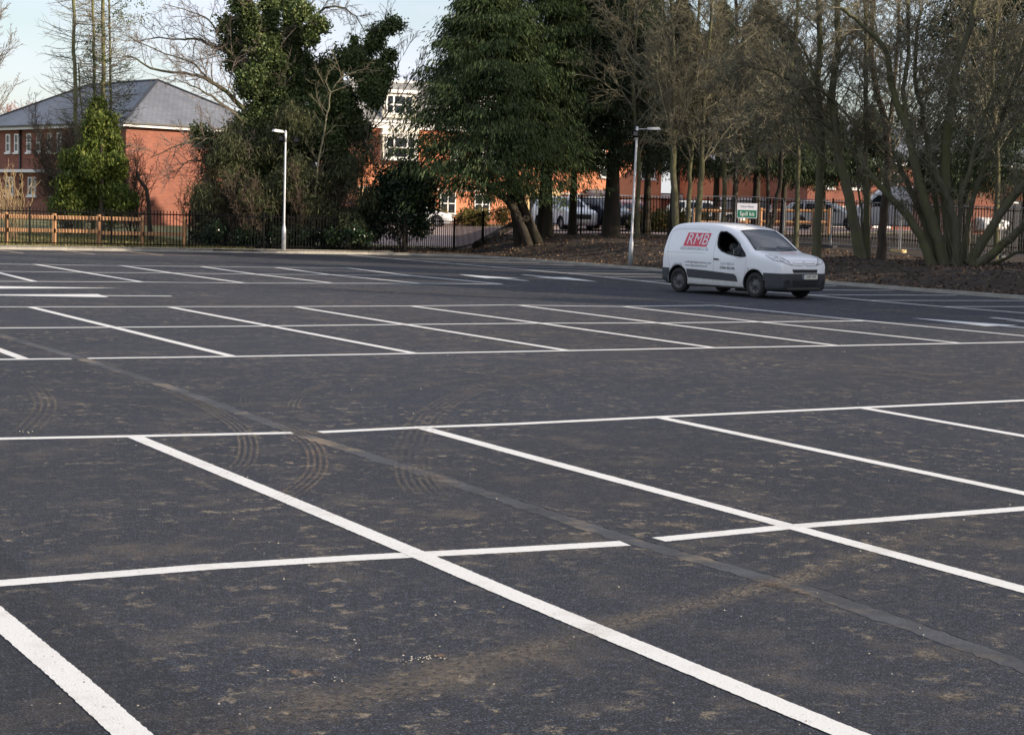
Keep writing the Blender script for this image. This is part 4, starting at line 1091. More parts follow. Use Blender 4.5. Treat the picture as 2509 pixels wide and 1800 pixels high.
def wheel(parent, x, y, r, w, rimmat, side, spokes=0, steer=0):
    wr = thing('wheel', None, None); wr.parent = parent; wr.location = (x, y, r); wr.rotation_euler = (0, 0, steer+(0 if side > 0 else math.pi))
    ri = r*.63
    pr = [(ri, -w/2+.01), (r*.86, -w/2), (r*.965, -w/2+.02), (r, -w/2+.05), (r, 0), (r, w/2-.05), (r*.965, w/2-.02), (r*.86, w/2), (r*.72, w/2+.002), (ri, w/2-.012)]
    V, Fs = lathe(pr, 36); link('tyre', pymesh('tyre', V, Fs, True), M['rubber'], wr)
    pr = [(ri, w/2-.012), (ri*.96, w/2-.018), (ri*.93, w/2-.05), (ri*.60, w/2-.055), (ri*.42, w/2-.022), (ri*.28, w/2-.02), (ri*.27, w/2-.006), (ri*.1, w/2-.001), (0.001, w/2)]
    if spokes: pr = [(ri, w/2-.012), (ri*.93, w/2-.018), (ri*.92, w/2-.06), (.001, w/2-.07)]
    V, Fs = lathe(pr, 36); link('rim', pymesh('rim', V, Fs, True), M['steel_wheel'] if not spokes else M['black_metal'], wr)
    if spokes:
        L = []
        V = []; Fs = []
        for k_ in range(spokes):
            a = 2*math.pi*k_/spokes
            for (r0_, r1_, hw) in ((.03, ri*.96, .028),):
                b = len(V); ca, sa = math.cos(a), math.sin(a)
                for yy in (w/2-.055, w/2-.008):
                    for rr, ss in ((r0_, -hw), (r1_, -hw*.7), (r1_, hw*.7), (r0_, hw)): V.append((rr*ca-ss*sa, yy, rr*sa+ss*ca))
                Fs += [tuple(b+i for i in f) for f in BOXF]
        link('spokes', pymesh('spokes', V, Fs), rimmat, wr)
    else:
        V = []; Fs = []
        for k_ in range(8):
            a = 2*math.pi*k_/8; b = len(V); cx0, cz0 = ri*.72*math.cos(a), ri*.72*math.sin(a)
            for j in range(8): V.append((cx0+.022*math.cos(j*.785), w/2-.049, cz0+.022*math.sin(j*.785)))
            Fs.append(tuple(range(b, b+8)))
        link('rim_hole', pymesh('rim_hole', V, Fs), M['trim_dark'], wr)
    return wr

def offset_shell(bm_src, keep, off, name, mt, parent, cuts=()):
    bm = bm_src.copy()
    for co, no in keep: bmesh.ops.bisect_plane(bm, geom=bm.verts[:]+bm.edges[:]+bm.faces[:], plane_co=co, plane_no=no, clear_outer=True)
    bm.normal_update()
    for v in bm.verts: v.co += v.normal*off
    bmesh.ops.solidify(bm, geom=bm.faces[:], thickness=-.03) if False else None
    me = bpy.data.meshes.new(name); bm.to_mesh(me); bm.free()
    if cuts:
        bm = bmesh.new(); bm.from_mesh(me)
        for (x, z, r) in cuts:      # drop faces inside the wheel arch circles, after refining along them
            dl = [f for f in bm.faces if math.hypot(f.calc_center_median().x-x, f.calc_center_median().z-z) < r and abs(f.calc_center_median().y) > .5]
            bmesh.ops.delete(bm, geom=dl, context='FACES')
        bm.to_mesh(me); bm.free()
    me.polygons.foreach_set('use_smooth', np.ones(len(me.polygons), bool)); me.materials.clear(); return link(name, me, mt, parent)

VX = (-math.sin(R(38)), math.cos(R(38)))
vx_, vy_ = W2(6.785, 40.404)
van = thing('van', 'white panel van with red RMB lettering parked in the aisle, passenger compartment windows open', 'van', (vx_, vy_, 0.0), axes(*VX))
van['label'] = 'dirty white small panel van with red RMB lettering standing on the asphalt'
van.scale = (.95, .95, .95)
keys = [(0, .42, .58, .56), (.015, .34, .66, .66), (.04, .28, .76, .72), (.07, .24, .88, .775), (.12, .22, .955, .82), (.21, .21, 1.01, .855), (.40, .2, 1.055, .885), (.62, .2, 1.09, .903), (.80, .2, 1.115, .908), (.94, .2, 1.14, .909),
        (1.02, .2, 1.175, .909), (1.16, .2, 1.29, .909), (1.35, .2, 1.44, .909), (1.53, .2, 1.565, .909), (1.70, .2, 1.655, .909), (1.90, .2, 1.715, .909), (2.2, .2, 1.765, .909), (2.6, .2, 1.795, .909), (3.1, .2, 1.805, .909), (3.6, .2, 1.79, .906),
        (3.84, .21, 1.755, .898), (3.98, .22, 1.71, .885), (4.06, .24, 1.62, .872), (4.12, .26, 1.48, .862), (4.18, .28, 1.25, .85), (4.24, .3, .98, .835), (4.27, .34, .70, .80)]
st = smooth_stations(keys, 84)
bmv = hull(st); body = bpy.data.meshes.new('body'); bmv.to_mesh(body); body.materials.append(M['van_white'])
skin = Skin(bmv)
arches = []
for x in (.87, 3.60):
    for y0, y1 in ((.60, 1.2), (-1.2, -.60)):
        c_ = fixn(cylmesh(x, .335, .372, y0, y1)); c_.materials.append(M['trim_dark']); arches.append(c_)
cb_ = hull(st, inset=.06, lo=.50, xs=np.linspace(1.10, 2.75, 20)); cabm = bpy.data.meshes.new('cut'); cb_.to_mesh(cabm); cabm.materials.append(M['trim_dark'])
side_poly = [(2.19, 1.585), (1.98, 1.60), (1.80, 1.53), (1.62, 1.43), (1.46, 1.31), (1.30, 1.16), (1.16, 1.02), (1.30, 1.005), (1.55, 1.02), (1.82, 1.06), (2.04, 1.12), (2.17, 1.20), (2.22, 1.30), (2.225, 1.52)]
ws_poly = [(-.735, 1.175), (-.35, 1.16), (0, 1.155), (.35, 1.16), (.735, 1.175), (.665, 1.42), (.60, 1.635), (.3, 1.66), (0, 1.67), (-.3, 1.66), (-.60, 1.635), (-.665, 1.42)]
cuts = arches+[cabm]
for a0, a1 in ((.55, 1.3), (-1.3, -.55)):
    c_ = prism(side_poly, 'y', a0, a1); c_.materials.append(M['trim_dark']); cuts.append(c_)
c_ = prism(ws_poly, 'x', .8, 2.0); c_.materials.append(M['trim_dark']); cuts.append(c_)
bmesh_body = bool_cut(body, cuts)
bo = link('body', bmesh_body, None, van)
if not len(bmesh_body.materials): bmesh_body.materials.append(M['van_white'])
skin.patch('windscreen', ws_poly, mt=M['glass'], parent=van, off=.002, cell=.06, **FRNT)
skin.line('windscreen_seal', ws_poly, r=.014, mt=M['trim_dark'], parent=van, closed=True, **FRNT)
for S_ in (SIDE, FARS):
    skin.line('window_seal', side_poly, r=.017, mt=M['trim_dark'], parent=van, closed=True, **S_)
skin.patch('side_window', side_poly, mt=M['glass'], parent=van, off=.0, cell=.1, **FARS)
qp = [(1.34, 1.02), (1.17, 1.02), (1.34, 1.19), (1.50, 1.33), (1.50, 1.03)]
skin.patch('quarter_panel', qp, mt=M['black_plastic'], parent=van, off=.004, cell=.08, **SIDE)
# bumpers
offset_shell(bmv, [((.56, 0, 0), (1, 0, 0)), ((0, 0, .635), (0, 0, 1)), ((0, 0, .20), (0, 0, -1))], .016, 'front_bumper', M['black_plastic'], van, cuts=((.87, .335, .37),))
offset_shell(bmv, [((3.92, 0, 0), (-1, 0, 0)), ((0, 0, .62), (0, 0, 1)), ((0, 0, .22), (0, 0, -1))], .016, 'rear_bumper', M['black_plastic'], van, cuts=((3.60, .335, .37),))
skin.patch('bumper_lip', [(-.56, .255), (.56, .255), (.60, .30), (-.60, .30)], mt=M['dull_lip'], parent=van, off=.022, cell=.06, **FRNT)
skin.patch('upper_grille', [(-.42, .65), (.42, .65), (.45, .735), (-.45, .735)], mt=M['trim_dark'], parent=van, off=.006, cell=.06, **FRNT)
lg = skin.patch('lower_grille', [(-.42, .335), (.42, .335), (.48, .485), (-.48, .485)], mt=M['trim_dark'], parent=van, off=.019, cell=.06, **FRNT)
for i in range(4): skin.line('grille_slat', [(-.43, .355+.033*i), (.43, .355+.033*i)], r=.006, mt=M['black_plastic'], parent=lg, off=.024, **FRNT)
for s_ in (-1, 1):
    fl_ = skin.patch('fog_lamp', [(s_*.64+.075*math.cos(a*.5236), .42+.062*math.sin(a*.5236)) for a in range(12)], mt=M['trim_dark'], parent=van, off=.021, cell=.04, **FRNT)
    skin.line('fog_lamp_ring', [(s_*.64+.09*math.cos(a*.5236), .42+.072*math.sin(a*.5236)) for a in range(12)], r=.009, mt=M['black_plastic'], parent=van, off=.02, closed=True, **FRNT)
# headlights swept back over the wings
for s_ in (-1, 1):
    dn = Vector((.62, -s_*.62, -.48)).normalized(); A = Vector((.7071, s_*.7071, 0)); Bv = dn.cross(A).normalized(); Bv = Bv if Bv.z > 0 else -Bv
    O = Vector((.24, s_*.66, .93))-dn*1.5
    pol = [(-.30, -.065), (-.14, -.095), (.04, -.085), (.16, -.035), (.29, .085), (.36, .17), (.26, .165), (.10, .125), (-.06, .065), (-.20, .00)]
    hl = skin.patch('headlight', pol, O, A, Bv, dn, M['headlight'], van, off=.007, cell=.04)
    skin.line('headlight_rim', pol, O, A, Bv, dn, .0055, M['steel_wheel'], hl, off=.006, closed=True)
    skin.line('reflector', [(-.04+.055*math.cos(a*.6283), -.01+.05*math.sin(a*.6283)) for a in range(10)], O, A, Bv, dn, .005, M['steel_wheel'], hl, off=.008, closed=True)
    skin.line('reflector', [(.11+.045*math.cos(a*.6283), .045+.04*math.sin(a*.6283)) for a in range(10)], O, A, Bv, dn, .005, M['steel_wheel'], hl, off=.008, closed=True)
    skin.patch('tail_light', [(s_*.70, .85), (s_*.82, .85), (s_*.79, 1.25), (s_*.70, 1.25)], mt=M['red_lens'], parent=van, off=.008, cell=.06, **REAR)
# chrome strips with the double chevron badge
for dz, w in ((0, .40), (-.05, .42)):
    for s_ in (-1, 1):
        skin.line('chevron_strip', [(s_*w, .885+dz+.01), (s_*.10, .872+dz), (0, .925+dz)], r=.008, mt=M['chrome'], parent=van, off=.004, **FRNT)
# panel lines
for ln in ([(2.30, .30), (2.30, 1.2), (2.27, 1.52), (2.20, 1.62)], [(1.28, .30), (1.20, .55), (1.14, .95)], [(3.96, 1.56), (3.75, 1.63), (2.9, 1.64), (2.62, 1.62), (2.52, 1.50)], [(4.08, 1.02), (3.0, 1.04), (2.60, 1.03)], [(3.92, .62), (4.02, .95), (4.04, 1.30), (3.98, 1.55)]):
    skin.line('panel_line', ln, r=.0032, mt=M['steel_wheel'], parent=van, off=.0, sides=4, **SIDE)
for ln in ([(-.80, .97), (-.45, .95), (0, .955), (.45, .95), (.80, .97)],):
    skin.line('panel_line', ln, r=.003, mt=M['steel_wheel'], parent=van, off=.0, sides=4, **FRNT)
for S_, n_ in ((SIDE, 1), (FARS, 0)):
    skin.patch('rubbing_strip', [(1.42, .375), (3.20, .405), (3.25, .52), (3.27, .625), (2.6, .61), (1.55, .56), (1.47, .51)], mt=M['black_plastic'], parent=van, off=.014, cell=.08, **S_)
    skin.patch('door_handle', [(2.10, .885), (2.28, .885), (2.28, .922), (2.10, .922)], mt=M['trim_dark'], parent=van, off=.018, cell=.05, **S_)
skin.line('sill', [(1.25, .235), (3.2, .235)], r=.02, mt=M['trim_dark'], parent=van, off=-.01, **SIDE)
skin.patch('fuel_flap', [(1.06, .705), (1.09, .705), (1.09, .735), (1.06, .735)], mt=M['steel_wheel'], parent=van, off=.004, cell=.05, **SIDE)
# number plate
pl = box('number_plate', M['plate_white'], van, -.036, -.022, -.40, .12, .50, .61)
box('plate_band', M['plate_blue'], pl, -.036, -.034, .075, .12, .50, .61)
me = text_obj('plate_lettering', 'LN09 VHA', .105, None, None, bold=.002, sx=.80); o = link('plate_lettering', me, M['dark_print'], pl); o.matrix_local = Matrix(((0, 0, -1, -.037), (-1, 0, 0, -.163), (0, 1, 0, .556), (0, 0, 0, 1)))
# lettering on the near side and bonnet; text runs toward the nose
def lettering(s, size, xz, mt, shear=0, sx=1, bold=0, name='lettering', align='CENTER'):
    me = text_obj(name, s, size, None, None, shear=shear, bold=bold, sx=sx, align=align)
    skin.place(me, (xz[0], 3, xz[1]), (-1, 0, 0), (0, 0, 1), (0, -1, 0), .009); return link(name, me, M[mt], van)
lg_ = skin.patch('logo_panel', [(3.46, 1.20), (2.60, 1.20), (2.50, 1.545), (3.34, 1.545)], mt=M['red_print'], parent=van, off=.005, cell=.07, **SIDE)
me = text_obj('logo_letters', 'RMB', .40, None, None, shear=.24, bold=0, sx=1.0); skin.place(me, (2.975, 3, 1.37), (-1, 0, 0), (0, 0, 1), (0, -1, 0), .010); link('logo_letters', me, M['pale_print'], lg_)
lettering('GROUNDWORKS LTD', .105, (3.03, 1.135), 'grey_print', sx=.98)
lettering('e: office@rmbgroundworks.co.uk', .078, (2.86, .80), 'dark_print', .2, .92); lettering('www.rmbgroundworks.co.uk', .078, (2.92, .715), 'dark_print', .2, .88)
lettering('01277 808124', .085, (1.80, .80), 'grey_print', 0, .95); lettering('07984 405,048', .09, (1.80, .695), 'dark_print', 0, .95, .001)
me = text_obj('bonnet_lettering', 'RMB', .25, None, None, shear=.2, bold=.006, sx=1.2); skin.place(me, (.62, 0, 4), (0, -1, 0), (1, 0, 0), (0, 0, -1), .004); link('bonnet_lettering', me, M['pink_print'], van)
for x in (.87, 3.60):
    for s_ in (1, -1): wheel(van, x, s_*.775, .318, .20, M['steel_wheel'], s_)
# mirrors
for s_ in (1, -1):
    mr = thing('door_mirror', None, None); mr.parent = van; mr.location = (1.40, s_*.97, 1.10)
    me = boxmesh('mirror_shell', -.05, .07, -.10, .10, -.10, .12); bm = bmesh.new(); bm.from_mesh(me); bmesh.ops.bevel(bm, geom=bm.edges[:], offset=.045, segments=4, affect='EDGES'); bm.to_mesh(me); bm.free()
    link('mirror_shell', me, M['black_plastic'], mr); box('mirror_glass', M['chrome'], mr, .066, .073, -.075, .075, -.07, .085); tube('mirror_arm', M['black_plastic'], mr, [(0, 0, -.05), (0, -s_*.12, -.07)], .025, 8)
# cabin
for s_ in (1, -1):
    se = thing('seat', None, None); se.parent = van; se.location = (1.98, s_*.40, .45)
    b = box('backrest', M['seat'], se, -.07, .07, -.24, .24, .05, .66, .05); b.rotation_euler = (0, R(12), 0)
    b = box('cushion', M['seat'], se, -.50, .02, -.25, .25, -.05, .12, .05); b = box('headrest', M['seat'], se, .08, .18, -.14, .14, .66, .86, .045)
box('dashboard', M['trim_dark'], van, 1.12, 1.48, -.74, .74, .75, 1.08, .04)
boxes('papers', M['fascia'], van, [(1.17, 1.30, -.55, -.25, 1.095, 1.12), (1.18, 1.32, .12, .50, 1.095, 1.115), (1.2, 1.3, -.1, .02, 1.095, 1.13)])
boxes('sun_visor', M['seat'], van, [(1.66, 1.86, .18, .60, 1.565, 1.585), (1.66, 1.86, -.60, -.18, 1.565, 1.585)])
V, Fs = [], []
for i in range(24):
    for j in range(8):
        a, b = 2*math.pi*i/24, 2*math.pi*j/8; V.append(((.185+.016*math.cos(b))*math.cos(a), (.185+.016*math.cos(b))*math.sin(a), .016*math.sin(b)))
for i in range(24):
    for j in range(8): Fs.append((i*8+j, ((i+1) % 24)*8+j, ((i+1) % 24)*8+(j+1) % 8, i*8+(j+1) % 8))
o = link('steering_wheel', pymesh('steering_wheel', V, Fs, True), M['trim_dark'], van); o.location = (1.56, .40, 1.06); o.rotation_euler = (0, R(-62), 0)
skin.line('wiper', [(.05, 1.19), (.55, 1.235)], r=.007, mt=M['trim_dark'], parent=van, off=.02, **FRNT); skin.line('wiper', [(-.60, 1.20), (-.08, 1.25)], r=.007, mt=M['trim_dark'], parent=van, off=.02, **FRNT)
tube('aerial', M['trim_dark'], van, [(2.05, 0, 1.77), (2.20, 0, 1.90)], [.008, .003], 6)
boxes('underbody', M['trim_dark'], van, [(.35, 4.1, -.58, .58, .17, .24), (1.5, 2.0, .1, .4, .12, .17)])

def car(label, px, t, ang, paint, kind='estate', group='cars parked beyond the bank', dz=0, name='parked_car', cat='car'):
    x, y = W2((px-1254.5)/F*t, t); z0 = float(T(x, y, False))
    r_ = thing(name, label, cat, (x, y, z0+dz), axes(math.cos(ang), math.sin(ang)), group=group)
    ctr = thing('shell', None, None); ctr.parent = r_
    if kind == 'estate':
        Lc = 4.5; ks = [(0, .35, .55, .60), (.05, .25, .68, .74), (.2, .2, .76, .82), (.6, .18, .86, .87), (1.15, .18, .95, .885), (1.3, .18, 1.02, .885), (1.75, .18, 1.30, .885), (2.05, .18, 1.41, .885), (2.7, .18, 1.46, .885), (3.5, .18, 1.43, .885), (3.95, .2, 1.36, .88), (4.25, .22, 1.12, .86), (4.42, .26, .90, .83), (4.5, .35, .6, .74)]; wb = (.85, 3.5); top = 1.46; belt = .88
        sp = [[(1.50, .93), (2.35, .94), (2.35, 1.30), (2.05, 1.29), (1.85, 1.22)], [(2.42, .94), (3.25, .96), (3.22, 1.31), (2.42, 1.31)], [(3.32, .97), (3.95, 1.02), (3.80, 1.27), (3.32, 1.31)]]; wz = (1.0, 1.34); rz = (1.0, 1.30)
    elif kind == 'suv':
        Lc = 4.4; ks = [(0, .4, .7, .64), (.05, .3, .85, .78), (.2, .24, .95, .86), (.6, .22, 1.04, .90), (1.1, .22, 1.10, .91), (1.25, .22, 1.18, .91), (1.7, .22, 1.48, .91), (2.0, .22, 1.6, .91), (2.7, .22, 1.66, .91), (3.5, .22, 1.63, .91), (3.9, .24, 1.55, .90), (4.2, .26, 1.25, .88), (4.33, .3, .95, .85), (4.4, .4, .7, .78)]; wb = (.85, 3.45); top = 1.66; belt = 1.0
        sp = [[(1.48, 1.08), (2.3, 1.09), (2.3, 1.48), (2.0, 1.47), (1.8, 1.38)], [(2.37, 1.09), (3.15, 1.11), (3.1, 1.49), (2.37, 1.49)], [(3.22, 1.13), (3.8, 1.18), (3.65, 1.45), (3.22, 1.48)]]; wz = (1.16, 1.52); rz = (1.10, 1.48)
    else:
        Lc = 5.3; ks = [(0, .45, .8, .75), (.05, .32, 1.0, .85), (.25, .26, 1.15, .93), (.8, .25, 1.25, .98), (1.0, .25, 1.35, .99), (1.5, .25, 1.85, .99), (1.85, .25, 2.15, .99), (2.3, .25, 2.3, .99), (3.2, .25, 2.35, .99), (4.7, .25, 2.33, .99), (5.15, .27, 2.26, .98), (5.26, .3, 1.6, .965), (5.3, .4, .9, .95)]; wb = (.95, 4.3); top = 2.35; belt = 1.2
        sp = [[(1.25, 1.25), (2.1, 1.25), (2.1, 1.85), (1.75, 1.85), (1.5, 1.65)]]; wz = (1.35, 2.05); rz = (1.3, 1.9)
    s_ = smooth_stations(ks, 44); b_ = hull(s_, belt=belt, tumble=.16, top=top, rc=.09); me = bpy.data.meshes.new('body'); b_.to_mesh(me); me.materials.append(M[paint]); sk = Skin(b_)
    cu_ = []
    for xw in wb:
        for y0, y1 in ((.58, 1.2), (-1.2, -.58)):
            c_ = fixn(cylmesh(xw, .33, .38, y0, y1, 20)); c_.materials.append(M['trim_dark']); cu_.append(c_)
    bd = bool_cut(me, cu_); bo_ = link('body', bd, None, ctr)
    hw = float(np.interp(1.5, s_[0], s_[3]))
    for S_ in (SIDE, FARS):
        for p in sp: sk.patch('side_window', p, mt=M['car_glass'], parent=ctr, off=.006, cell=.14, **S_)
        sk.line('sill_trim', [(wb[0]+.42, .30), (wb[1]-.42, .30)], r=.03, mt=M['black_plastic'], parent=ctr, **S_)
        sk.line('door_line', [(2.39, .35), (2.39, wz[0]-.06)], r=.004, mt=M['trim_dark'], parent=ctr, sides=4, **S_)
        sk.patch('door_handle', [(2.5, wz[0]-.16), (2.66, wz[0]-.16), (2.66, wz[0]-.13), (2.5, wz[0]-.13)], mt=M['black_plastic'], parent=ctr, off=.02, cell=.1, **S_)
    sk.patch('windscreen', [(-.66, wz[0]), (.66, wz[0]), (.56, wz[1]), (-.56, wz[1])], mt=M['car_glass'], parent=ctr, off=.006, cell=.1, **FRNT)
    sk.patch('rear_window', [(-.60, rz[0]), (.60, rz[0]), (.52, rz[1]), (-.52, rz[1])], mt=M['car_glass'], parent=ctr, off=.006, cell=.1, **REAR)
    zl = .62 if kind == 'estate' else .78
    for q in (-1, 1):
        sk.patch('headlight', [(q*.48, zl), (q*.74, zl+.02), (q*.74, zl+.13), (q*.50, zl+.09)], mt=M['headlight'], parent=ctr, off=.012, cell=.06, **FRNT)
        sk.patch('tail_light', [(q*.56, zl+.12), (q*.80, zl+.12), (q*.78, zl+.30+(.25 if kind == 'panel' else 0)), (q*.62, zl+.30+(.25 if kind == 'panel' else 0))], mt=M['red_lens'], parent=ctr, off=.012, cell=.06, **REAR)
        m_ = box('door_mirror', M[paint], ctr, 1.38, 1.52, q*(hw+.04)-.07, q*(hw+.04)+.07, wz[0]-.04, wz[0]+.10, .03)
    sk.patch('grille', [(-.40, zl-.22), (.40, zl-.22), (.42, zl+.02), (-.42, zl+.02)], mt=M['trim_dark'], parent=ctr, off=.010, cell=.08, **FRNT)
    for P_, S_ in (('number_plate', REAR), ('number_plate', FRNT)): sk.patch(P_, [(-.26, .42), (.26, .42), (.26, .53), (-.26, .53)], mt=M['plate_white'], parent=ctr, off=.018, cell=.2, **S_)
    for xw in wb:
        for q in (1, -1): wheel(ctr, xw, q*(hw-.13), .32, .20, M['alloy'], q, spokes=8)
    ctr.location = (-Lc/2, 0, 0)
    for ch in list(ctr.children):           # move the parts up to the car itself
        ch.parent = r_; ch.location.x -= Lc/2
    bpy.data.objects.remove(ctr)
    return r_
car('white tall hatchback parked behind the railing, half hidden by a conifer trunk', 1372, 89, R(115), 'white_car', 'suv')
car('dark blue car with silver alloy wheels parked right of the white hatchback', 1462, 90, R(128), 'dark_car', 'suv')
car('dark red car showing its rear light beside the thick conifer trunk', 1505, 95, R(-70), 'red_car')
car('pale silver estate parked behind the golden timber rails', 2012, 90, R(158), 'silver_car', 'estate')
car('large white panel van parked behind the bare trunks', 2172, 92, R(-5), 'white_car', 'panel', name='parked_van', cat='van', group=None)
car('small white car parked behind the many-stemmed tree', 2362, 86, R(110), 'white_car', 'estate')
car('white car seen between the slim trunks left of the Spill kit sign', 1715, 96, R(170), 'silver_car', 'estate')
car('small white car beyond the holly bush by the far road', 1010, 106, R(175), 'white_car', 'estate')
#@@PART3
# ---------------------------------------------------------------- trees
# larches at the left with bare whorled twigs
PL = dict(n=[90, 6], len=[.16, .5], ang=[1.45, .8], up=[-.12, .0], wander=[.10, .2], lift=[.09, .08], rmin=.006, lo=[.03, .2], maxlen=1.75, thick=.009)
for i, (x, xt, r0, lab) in enumerate(((187, 181, .11, 'leftmost tall bare larch trunk above the bright cypress, lichen-green bark'), (202, 197, .05, 'thin dark larch stem just right of the leftmost larch'),
                      (228, 228, .09, 'middle tall larch trunk above the bright cypress'), (250, 252, .125, 'thickest green-barked larch trunk above the bright cypress'), (268, 268, .07, 'rightmost larch stem with scattered needles'))):
    t = 76+i*.7
    s = rooted([(x, 520), (x, 380), (xt+3, 200), (xt, 40), (xt-2, -180)], t)
    if i == 1: s = rooted([(x, 520), (x, 380), (x-3, 250), (x-10, 160)], t)
    tr_ = stem_tree('larch_tree', lab, 'tree', [(s, r0, r0*.55, 170 if i != 1 else 40)], M['bark_green'], M['twig_olive'], PL, group='tall larches behind the left railing')
    if i >= 2:
        o_ = np.array(s[0]); cs = []
        for k_ in range(26 if i == 4 else 10):
            zz_ = RNG.uniform(5, 13); cs.append(((RNG.normal(.3, .7), RNG.normal(0, .5), zz_), .28, .5))
        P, d, w = blobs(cs, 1200, (.10, .03)); quads_from(P, d, w, M['ivy'], 'needles', tr_)

def bush_obj(name, label, cat, px, t, cs, dens, size, mt, bark, stems=6, h=2, spread=.5, group=None, flat=.8, mtn='crown'):
    x, y = W2((px-1254.5)/F*t, t); z0 = float(T(x, y)); r_ = thing(name, label, cat, (x, y, z0), group=group)
    P, d, w = blobs(cs, dens, size, flat); quads_from(P, d, w, mt, mtn, r_)
    B = Branches()
    for _ in range(stems):
        q, dd = bend(np.array([0, 0, -.1]), np.array([rp_.gauss(0, spread), rp_.gauss(0, spread), 1.]), h, 7, .1, .03); B.add(q, np.linspace(.05, .012, 7), 5); sprout(B, q, .05, .012, 0, dict(PB, n=[8, 4], rmin=.006), h)
    B.build('stem', bark, r_); return r_
def split(cs, k, f):                     # break each clump into smaller uneven ones
    o = []
    for c_, r_, k_ in cs:
        for _ in range(k):
            q = unit(rnd(1))[0]*r_*(1-f*.5)*RNG.uniform(.35, 1.0); o.append((tuple(np.array(c_)+q), r_*f*RNG.uniform(.6, 1.25), k_))
    return o
def pxo(px0, t, pts):                    # blob centres given as (pixel x, pixel y, radius in pixels) -> offsets from a tree foot
    x, y = W2((px0-1254.5)/F*t, t); z0 = float(T(x, y)); o = []
    for a in pts:
        p = D(a[0], a[1], t+(a[4] if len(a) > 4 else 0))-np.array([x, y, z0]); o.append((tuple(p), a[2]/F*t, a[3] if len(a) > 3 else 1.0))
    return o
# bright cypress
def cypress_cs(t):
    pts = [(242, 266, 18), (228, 290, 24), (258, 300, 24), (222, 322, 30), (266, 335, 30), (238, 352, 38), (206, 372, 34), (272, 372, 36), (232, 405, 40), (188, 415, 40), (285, 415, 38), (272, 430, 40), (225, 450, 44), (172, 462, 32), (285, 470, 38), (240, 490, 44), (195, 495, 40), (150, 500, 26), (310, 498, 26), (262, 505, 34)]
    return pxo(240, t, [(a[0], a[1], a[2], (a[3] if len(a) > 3 else 1.0), rp_.uniform(-.5, .5)) for a in pts])
x, y = W2((240-1254.5)/F*72, 72); z0 = float(T(x, y)); cy = thing('cypress_tree', 'bright yellow-green bushy cypress in front of the left brick building', 'conifer', (x, y, z0))
P, d, w = blobs([(c_[0], c_[1], c_[2]) for c_ in split(cypress_cs(72), 3, .62)], 13000, (.16, .045), .95); d = d*.6+np.array([0, 0, .10])+.04*rnd(len(d)); quads_from(P, d, w, M['cypress'], 'crown', cy)
B = Branches(); B.add(smooth_path([np.array([0, 0, -.1]), np.array([.05, 0, 1.5]), np.array([0, 0, 4])], 4), np.linspace(.16, .04, 9), 8); B.build('trunk', M['bark_brown'], cy)
# brown twiggy shrubs around it
PS = dict(n=[16, 7, 5], len=[.42, .5, .5], ang=[.6, .7, .7], up=[.25, .1, 0], wander=[.12, .18, .2], lift=[.03, .02, 0], rmin=.006, thick=.008)
def shrub(label, px, t, n, spread, L, mt, P=PS, r0=.035, cat='shrub', name='bare_shrub', lift=.03, group=None, lean=0):
    x, y = W2((px-1254.5)/F*t, t); z0 = float(T(x, y)); st_ = []
    lx_, ly_ = W2(1, 0)
    for i in range(n):
        a = rp_.uniform(0, 6.28); sp_ = spread*rp_.uniform(.2, 1); dd = np.array([math.cos(a)*sp_+lx_*lean, math.sin(a)*sp_+ly_*lean, 1.])
        q, _ = bend(np.array([x+math.cos(a)*.12, y+math.sin(a)*.12, z0-.08]), dd, L*rp_.uniform(.65, 1.1), 6, .09, lift); st_.append((list(q), r0*rp_.uniform(.6, 1.1), .01))
    return stem_tree(name, label, cat, st_, mt[0], mt[1], P, group=group, base=np.array([x, y, z0]))
shrub('brown leafless shrub in the shade left of the bright cypress', 160, 77, 20, .5, 5.0, (M['bark_brown'], M['twig_brown']))
shrub('brown leafless shrub right of the bright cypress against the brick gable', 322, 75, 7, .3, 3.6, (M['bark_brown'], M['twig_brown']))
shrub('pale tan many-stemmed bare shrub at the left edge behind the timber fence', 30, 68.5, 16, .55, 2.9, (M['bark_tan'], M['bark_tan']), dict(PS, n=[6, 4]), .022)
stem_tree('leaning_tree', 'dark leaning dead stem right of the bright cypress', 'tree', [(rooted([(372, 520), (362, 480), (345, 445), (335, 420)], 73), .10, .06, 5)], M['bark_brown'], M['twig_brown'], dict(PS, n=[5, 4, 3]))
# far hazy trees beyond the roofs
def fartree(label, px, t, H, wd, mt, lean=0):
    x, y = W2((px-1254.5)/F*t, t); q, _ = bend(np.array([x, y, .4]), np.array([lean, 0, 1.]), H, 8, .03, .02)
    stem_tree('bare_tree', label, 'tree', [(list(q), .16, .04)], mt, mt, dict(PB, n=[26, 9, 7], len=[wd, .5, .45], ang=[.8, .6, .6], rmin=.014, thick=.012, lo=[.35, .1, .1]))
fartree('hazy reddish bare tree beyond the left building roof', 45, 150, 8.6, .42, M['twig_red'])
fartree('pale reddish tree crown at the left edge above the roof', -5, 155, 8.8, .4, M['twig_red'])
fartree('orange-brown bare tree far behind the shaded house', 2235, 150, 9.6, .3, M['twig_red'])
fartree('faint bare tree tops at the upper left edge', -45, 120, 13, .4, M['twig_grey'])
